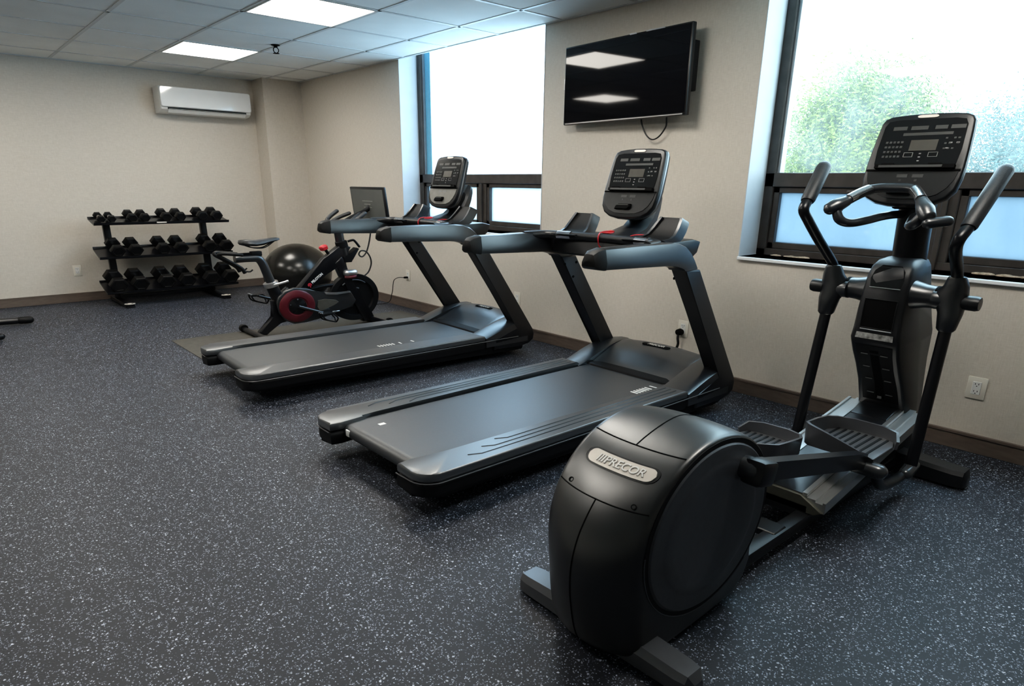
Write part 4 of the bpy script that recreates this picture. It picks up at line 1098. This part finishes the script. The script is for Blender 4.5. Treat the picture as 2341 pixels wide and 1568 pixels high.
b = BM(); plate(b, .080, .0215, -.002, .0025); bd = finish('badge_plate', b, M['badge'], drum, 30)
b = BM(); plate(b, .083, .0265, -.003, .0008); finish('badge_recess', b, M['black'], drum, 30)
def badge_text(bm, du, dv, w0, bold):
    text_verts(bm, 'PRECOR', .034, lambda u, v, w: bp(u+.014+du, v+dv, w0+w), .0012, .10, bold, 1.0, .118)
    for k in range(3):
        u0 = -.0665+k*.0072+du
        for q in [((0, -.0115), (.0026+.0008*k, -.0115), (.0026+.0008*k, .0115), (0, .0115))]:
            ring_faces(bm, [[bp(u0+q_+v*.16, v+dv, w0+w) for q_, v in q] for w in (0, .0012)])
b = BM(); badge_text(b, 0, 0, .0032, .0002); finish('badge_lettering', b, M['badge_text'], bd)
b = BM(); badge_text(b, .0010, -.0012, .0026, .0008); finish('badge_lettering_shade', b, M['badge_shade'], bd)  # dark offset copy paints a drop shadow under the letters
iH = iS2 - .014/per
for y_ in (-.098, .098):
    b = BM(); c_ = crown_pt(iH, y_, 0); d_ = (crown_pt(iH, y_, .01)-c_).normalized(); u_ = Vector((0, 1, 0)); v_ = d_.cross(u_)
    ring_faces(b, [[c_ + d_*h + (u_*math.cos(a)+v_*math.sin(a))*r for a in [2*PI*k/16 for k in range(16)]] for h, r in ((-.004, .0075), (.0012, .0075), (.0010, .005), (-.003, .004))])
    finish('screw_hole', b, M['slot'], drum)
# side discs with rim groove and shallow dish
for s in (-1, 1):
    yb = s*HWD
    b = BM(); lathe(b, [(.276, s*-.012), (.276, s*.001), (.2625, s*.001), (.2625, s*-.012)], (CX-XE, yb, CZ), 'y', 72); rim = finish('disc_rim', b, M['matte'], t, 40)
    b = BM(); prof = [(.0005, s*.004), (.10, s*.005), (.165, s*.0065), (.192, s*.0075), (.204, s*.006), (.212, s*.0045), (.245, s*.006), (.256, s*.005), (.2605, s*.001), (.2605, -s*.008)]
    lathe(b, prof, (CX-XE, yb, CZ), 'y', 72); finish('side_disc', b, M['disc'], t, 30)
    b = BM(); R_ = .2755
    pts = [(CX-XE+R_*math.cos(a), yb+s*.0012, CZ+R_*math.sin(a)) for a in [PI*.98+k*(1.75*PI-PI*.98)/30 for k in range(31)]]
    tube(b, pts, .0016, 6); finish('rim_edge_line', b, M['disc'], rim)
# ramp: two channelled rails rising to the tower with cover plates
slope = (.300-.165)/(.80)
def rz(x): return .300 + slope*(x+.47)
b = BM()
def bar_(y0, y1, dz0, dz1, x0, x1, m_=None): 
    vs = []
    for x in (x0, x1):
        vs.append([(x-XE, y0, rz(x)+dz0), (x-XE, y1, rz(x)+dz0), (x-XE, y1, rz(x)+dz1), (x-XE, y0, rz(x)+dz1)])
    ring_faces(b, vs)
bar_(-.072, .072, -.012, 0, -1.29, -.55); finish('ramp_plate', b, M['satin'], t)
b = BM()
prism(b, [e2(x, z) for x, z in ((-.60, rz(-.60)+.003), (-.52, rz(-.52)+.014), (-.40, rz(-.40)+.006), (-.36, rz(-.36)-.04), (-.60, rz(-.60)-.03))], 'y', -.073, .073, .006, 2); finish('ramp_end_cover', b, M['satin'], t, 50)
for s in (-1, 1):
    b = BM()
    for y0, y1, d0, d1 in ((.072, .088, -.010, .004), (.088, .118, -.040, -.012), (.118, .142, -.052, -.022), (.142, .152, -.060, -.014)):
        bar_(min(s*y0, s*y1), max(s*y0, s*y1), d0, d1, -1.29, -.42)
    finish('ramp_rail', b, M['alu'], t, 20)
b = BM(); prism(b, [(y, z) for y, z in ((-.07, rz(-1.29)-.004), (.07, rz(-1.29)-.004), (.15, rz(-1.29)-.055), (.12, rz(-1.29)-.075), (-.12, rz(-1.29)-.075), (-.15, rz(-1.29)-.055))], 'x', -1.30-XE, -1.282-XE, .003, 1); finish('ramp_end_cap', b, M['olive'], t)
b = BM(); box(b, -.70-XE, -.40-XE, -.10, .10, .08, .20, .01); finish('ramp_lift', b, M['matte'], t)
# tower
b = BM(); rings = []
tw = [(.06, -.42, -.215, .085), (.20, -.45, -.22, .088), (.324, -.488, -.225, .082), (.436, -.551, -.235, .078), (.527, -.615, -.245, .076), (.60, -.665, -.255, .078), (.652, -.692, -.265, .080), (.672, -.702, -.27, .080), (.72, -.700, -.29, .076), (.80, -.700, -.33, .073), (.88, -.690, -.37, .071), (.95, -.675, -.395, .069), (.99, -.655, -.41, .066), (1.015, -.625, -.425, .058), (1.027, -.58, -.45, .045)]
for z, xr, xf, hw_ in tw:
    hw_ *= 1.12
    c_ = .022
    rings.append([(xr-XE, -hw_+c_*.5, z), (xr-XE, hw_-c_*.5, z), (xr+c_*.6-XE, hw_, z), ((xr+xf)/2-XE, hw_*1.02, z), (xf-c_-XE, hw_*.85, z), (xf-XE, hw_*.5, z), (xf-XE, -hw_*.5, z), (xf-c_-XE, -hw_*.85, z), ((xr+xf)/2-XE, -hw_*1.02, z), (xr+c_*.6-XE, -hw_, z)])
ring_faces(b, rings); tower = finish('tower_shroud', b, M['tower'], t, 50)
# dark visor window, bottle pocket and recessed lower panel on the face to the rider
def fx(z):
    for (z0, x0, *_), (z1, x1, *_) in zip(tw[:-1], tw[1:]):
        if z0 <= z <= z1: return x0+(x1-x0)*(z-z0)/(z1-z0)
    return tw[-1][1]
b = BM(); vis = [(-.052, .905), (.052, .905), (.058, .94), (.052, .975), (.034, .998), (-.034, .998), (-.052, .975), (-.058, .94)]
ring_faces(b, [[(fx(z)-XE+.004, y, z) for y, z in vis], [(fx(z)-XE-.0035, y, z) for y, z in vis]]); finish('tower_visor', b, M['panel'], tower)
b = BM(); tube(b, [(fx(.903)-XE-.004, y, .903) for y in (-.054, 0, .054)], .0022, 6); tube(b, [(fx(.718)-XE-.003, y, .716) for y in (-.056, 0, .056)], .0024, 6); explode(finish('tower_trim_line', b, M['silver'], tower))
b = BM(); vL = [[b.verts.new((fx(z)-XE-.0025, s_*.057, z)) for s_ in (-1, 1)] for z in (.724, .745, .77, .80, .825, .850)]
for a_, c_ in zip(vL[:-1], vL[1:]): b.faces.new((a_[0], a_[1], c_[1], c_[0]))
finish('bottle_pocket', b, M['slot'], tower, 60)
b = BM(); tube(b, [(fx(z)-XE-.003, y, z) for y, z in ((-.0575, .852), (.0575, .852), (.0575, .80), (.0575, .724), (-.0575, .724), (-.0575, .80), (-.0575, .852))], .0022, 6); finish('pocket_rim', b, M['black'], tower)
b = BM(); lo = [(-.066, .66), (.066, .66), (.064, .60), (.062, .527), (.066, .436), (.07, .34), (-.07, .34), (-.066, .436), (-.062, .527), (-.064, .60)]
vL = [[b.verts.new((fx(z)-XE-.002, s*w_, z)) for s in (-1, 1)] for z, w_ in ((.64, .068), (.60, .066), (.56, .064), (.527, .063), (.48, .064), (.436, .066), (.38, .069), (.33, .070))]
for a_, c_ in zip(vL[:-1], vL[1:]): b.faces.new((a_[0], a_[1], c_[1], c_[0]))
finish('lower_recess', b, M['matte'], tower, 60)
b = BM(); vL = [[b.verts.new((fx(z)-XE-.0035, s*.016, z)) for s in (-1, 1)] for z in (.615, .56, .527, .48, .436, .38, .345)]
for a_, c_ in zip(vL[:-1], vL[1:]): b.faces.new((a_[0], a_[1], c_[1], c_[0]))
finish('incline_slot', b, M['slot'], tower, 60)
b = BM()
for z in (.595, .525, .455, .375):
    for s in (-1, 1): box(b, fx(z)-XE-.006, fx(z)-XE-.001, s*.036-.013, s*.036+.013, z-.002, z+.002)
box(b, fx(.352)-XE-.008, fx(.352)-XE, -.006, .010, .347, .362); explode(finish('incline_mark', b, M['key'], tower))
b = BM(); rings = [[(fx(z)-XE-d_, s_*w_, z) for s_ in (-1, 1)] for z, w_, d_ in ((.700, .066, .0025), (.6735, .068, .0030))]
vL = [[b.verts.new(p) for p in r_] for r_ in rings]; b.faces.new((vL[0][0], vL[0][1], vL[1][1], vL[1][0])); finish('worn_edge', b, M['wear'], tower)
# column, cross shaft and joints
b = BM(); tube(b, [e3(-.490, YE, .99), e3(-.505, YE, 1.10), e3(-.520, YE, 1.28)], .060, 28, 0, None, (0, 1, 0)); finish('console_column', b, M['paint'], t, 60)
PX, PZ = -.63, .872
for s in (-1, 1):
    b = BM(); lathe(b, [(.075, s*.05), (.060, s*.085), (.050, s*.12), (.047, s*.150), (.047, s*.156)], (PX+.02-XE, 0, PZ+.005), 'y', 28); finish('shaft_cone', b, M['satin'], t, 50)
    b = BM(); lathe(b, [(.044, s*.150), (.049, s*.153), (.049, s*.162), (.044, s*.165)], (PX+.02-XE, 0, PZ+.005), 'y', 28); finish('shaft_seal', b, M['slot'], t)
# swing arms
def swing_arm(s, yl, low, bend, tip, path):
    b = BM(); rings = []
    yj = s*.215
    # joint casting: wide across the shaft, tapering down
    for z, x, w_, d_ in ((PZ-.125, PX-.022, .024, .024), (PZ-.115, PX-.022, .031, .030), (PZ-.05, PX-.012, .040, .036), (PZ-.01, PX, .050, .044), (PZ+.03, PX, .052, .044), (PZ+.065, PX-.006, .040, .036), (PZ+.095, PX-.014, .031, .031), (PZ+.105, PX-.016, .026, .027)):
        sh = -s*.010*(1 if PZ-.03 < z < PZ+.05 else 0)
        rings.append([(x-XE+d_*math.cos(a), yj+sh+w_*math.sin(a), z) for a in [2*PI*k/20 for k in range(20)]])
    ring_faces(b, rings)
    arm = finish('swing_arm_joint', b, M['satin'], t, 50)
    b = BM(); lathe(b, [(.040, s*.150), (.040, s*.19), (.032, s*.20)], (PX-XE, 0, PZ), 'y', 24); finish('joint_collar', b, M['satin'], arm, 50)
    b = BM(); lathe(b, [(.030, s*.245), (.031, s*.285), (.027, s*.296), (.001, s*.297)], (PX-XE, 0, PZ), 'y', 24); finish('joint_cap', b, M['black'], arm, 40)
    b = BM(); tube(b, [(PX-.022-XE, yj, PZ-.12), (low[0]-XE, low[1], low[2])], .021, 16, 0, None, (0, 1, 0)); finish('lower_arm', b, M['paint'], t)
    b = BM(); tube(b, [(p[0]-XE, p[1], p[2]) for p in path], .0195, 16, 5, None, (0, 1, 0)); up = finish('upper_arm', b, M['paint'], t, 60)
    b = BM(); p0, p1 = Vector((bend[0]-XE, bend[1], bend[2])), Vector((tip[0]-XE, tip[1], tip[2]))
    d_ = (p1-p0).normalized(); L_ = (p1-p0).length
    tube(b, [p0-d_*.006, p0, p0+d_*.004, p0+d_*L_*.5, p1-d_*.02, p1-d_*.006, p1+d_*.006, p1+d_*.011], .0270, 18, 0, None, (0, 1, 0), True, [.86, .92, .96, 1.0, 1.0, .90, .60, .2]); finish('arm_grip', b, M['grip'], up, 60)
swing_arm(-1, 0, (-.690, -.212, .135), (-.770, -.246, 1.185), (-.575, -.268, 1.405),
          [(PX-.014, -.215, PZ+.09), (PX-.055, -.215, 1.02), (-.775, -.225, 1.09), (-.810, -.236, 1.135), (-.770, -.246, 1.185), (-.70, -.254, 1.264)])
swing_arm(1, 0, (-.725, .225, .125), (-.845, .268, 1.268), (-.715, .282, 1.420),
          [(PX-.014, .215, PZ+.09), (-.655, .225, .995), (-.76, .245, 1.10), (-.842, .258, 1.185), (-.875, .264, 1.228), (-.845, .268, 1.268), (-.80, .272, 1.32)])
# fixed handle loop round the column
b = BM()
hb = [(-.765, .064, 1.322), (-.80, .100, 1.300), (-.845, .140, 1.262)]
tube(b, [e3(-.76, YE+.078, 1.318), e3(-.755, YE+.04, 1.324), e3(-.755, YE-.030, 1.324), e3(-.76, YE-.058, 1.318)], .019, 16, 4)
for s, y1, y2, y3, z2, z3 in ((1, .078, .130, .168, 1.268, 1.232), (-1, -.058, -.118, -.160, 1.272, 1.215)):
    tube(b, [e3(-.760, YE+y1, 1.318), e3(-.80, YE+(y1+y2)/2, 1.298), e3(-.845, YE+y2, z2)], .0195, 16, 4, None, (0, 0, 1))
    tube(b, [e3(-.840, YE+y2-s*.003, z2+.002), e3(-.870, YE+(y2+y3)/2, (z2+z3)/2), e3(-.895, YE+y3, z3), e3(-.902, YE+y3+s*.008, z3-.005)], .024, 16, 3, None, (0, 0, 1), True, [.85, 1.2, .95, .35])
    tube(b, [e3(-.875, YE+(y2+y3)/2-s*.002, (z2+z3)/2-.012), e3(-.872, YE+y2, 1.195), e3(-.84, YE+y2-s*.025, 1.180), e3(-.78, YE+s*.075, 1.190), e3(-.70, YE+s*.055, 1.205), e3(-.62, YE+s*.040, 1.212), e3(-.53, YE+s*.030, 1.212)], .017, 14, 5, None, (0, 0, 1), True, [.9, 1.1, 1, 1, 1, 1, 1])
hl = finish('handle_loop', b, M['satin'], t, 60)
for s, y1, y2, z2 in ((1, .078, .130, 1.268), (-1, -.058, -.118, 1.272)):
    b = BM(); a0, a1 = Vector(e3(-.768, YE+y1+s*.006, 1.3155)), Vector(e3(-.835, YE+y2-s*.008, z2+.008))
    m_ = Vector(e3(-.80, YE+(y1+y2)/2, 1.298))
    tube(b, [a0+Vector((-.002, 0, .003)), m_+Vector((-.002, 0, .003)), a1+Vector((-.002, 0, .003))], .0185, 14, 3); finish('pulse_sensor', b, M['chrome'], hl, 60)
# elbow pad at the right end of the loop
b = BM(); rounded_tube(b, [e3(-.90, YE-.165, 1.196), e3(-.86, YE-.205, 1.205)], .020, 14); finish('elbow_pad', b, M['satin'], hl, 60)
# console neck and console
b = BM(); box(b, -.60-XE, -.50-XE, -.065, .065, 1.235, 1.30, .012); box(b, -.62-XE, -.53-XE, -.04, .04, 1.28, 1.42, .015); finish('console_neck', b, M['matte'], t)
cn = console(t, (-.680-XE, 1.252), (-.572-XE, 1.622), 0.0, 1.02, True)
# pedal links and pedals
def pedal_arm(s, kn, fr, low, y_):
    b = BM(); rounded_tube(b, [(kn[0]-XE, s*.150, kn[1]), (kn[0]-XE, s*.185, kn[1])], .036, 22)
    k_ = finish('crank_knuckle', b, M['pewter'], t, 50)
    b = BM(); box(b, kn[0]-XE-.030, kn[0]-XE+.055, s*y_-.034, s*y_+.030, kn[1]-.045, kn[1]+.036, .016, 2, Matrix.Rotation(math.atan2(kn[1]-fr[1], fr[0]-kn[0]), 3, 'Y'), (kn[0]-XE, s*y_, kn[1])); finish('knuckle_cover', b, M['black'], k_)
    b = BM(); d_ = Vector((fr[0]-kn[0], 0, fr[1]-kn[1])); prof = [(-.020, -.030), (.020, -.030), (.020, .030), (-.020, .030)]
    tube(b, [(kn[0]-XE+.04, s*y_, kn[1]-.01), (fr[0]-XE, s*y_, fr[1])], .03, 4, 0, prof, (0, 0, 1)); finish('pedal_arm', b, M['paint'], t)
    b = BM(); rounded_tube(b, [(fr[0]-XE+.02, s*(y_-.02), fr[1]-.035), (fr[0]-XE+.02, s*(y_+.055), fr[1]-.035)], .030, 18)
    j_ = finish('link_joint', b, M['pewter'], t, 50)
    b = BM(); tube(b, [(fr[0]+.03-XE, s*(y_+.045), fr[1]-.045), (fr[0]+.12-XE, s*(y_+.035), fr[1]-.135), (fr[0]+.24-XE, s*(y_+.02), fr[1]-.185), (low[0]-.10-XE, s*(abs(low[1])-.01), low[2]-.035), (low[0]-XE, low[1], low[2]-.01)], .0185, 14, 6); finish('link_rod', b, M['black'], t, 60)
    b = BM(); rounded_tube(b, [(low[0]-.045-XE, low[1], low[2]-.022), (low[0]+.02-XE, low[1], low[2]-.002)], .025, 14); finish('rod_end', b, M['pewter'], t, 50)
pedal_arm(-1, (-1.885, .512), (-1.175, .315), (-.690, -.212, .135), .190)
pedal_arm(1, (-1.860, .300), (-1.36, .26), (-.725, .225, .125), .190)
def foot_pedal(cx, cy, cz, s, name='foot_pedal'):
    """tray with a tall inner wall and a toe wall, open on the outer side; s = +1 left, -1 right"""
    b = BM(); A_, B_, C_, D_ = (-.115, .115), (.105, .095), (.095, -.100), (-.120, -.085)
    flo = [(-.115, .11), (.06, .115), (.10, .09), (.118, .04), (.118, -.06), (.10, -.10), (.05, -.115), (-.118, -.115)]
    prism(b, [(cx-XE+x, cy+s*-1*0+(-s)*-y*1.0) if False else (cx-XE+x, cy + (y if s < 0 else -y)) for x, y in flo], 'z', cz, cz+.014, .004)
    p_ = finish(name, b, M['stab'], t, 40)
    b = BM(); wall = [(-.118, -.110, .004), (-.120, -.05, .030), (-.122, .04, .062), (-.118, .100, .078), (-.10, .118, .078), (-.02, .122, .070), (.06, .120, .060), (.100, .098, .054), (.122, .045, .052), (.124, -.05, .050), (.108, -.100, .044), (.07, -.118, .020)]
    rings = []
    for k, (x, y, h) in enumerate(wall):
        yy = y if s < 0 else -y
        nx, ny = x/.13, yy/.13; l_ = math.hypot(nx, ny); nx, ny = nx/l_*.005, ny/l_*.005
        rings.append([(cx-XE+x-nx, cy+yy-ny, cz-.004), (cx-XE+x+nx, cy+yy+ny, cz-.004), (cx-XE+x*1.03+nx, cy+yy*1.03+ny, cz+.010+h), (cx-XE+x*1.03-nx, cy+yy*1.03-ny, cz+.010+h)])
    ring_faces(b, rings); finish('pedal_wall', b, M['stab'], p_, 50)
    b = BM()
    for k in range(8): box(b, cx-XE-.10, cx-XE+.10, cy-.085+k*.024, cy-.085+k*.024+.008, cz+.013, cz+.0165)
    finish('tread_ribs', b, M['matte'], p_)
foot_pedal(-1.040, -.110, .310, -1)
foot_pedal(-1.235, .135, .265, 1)
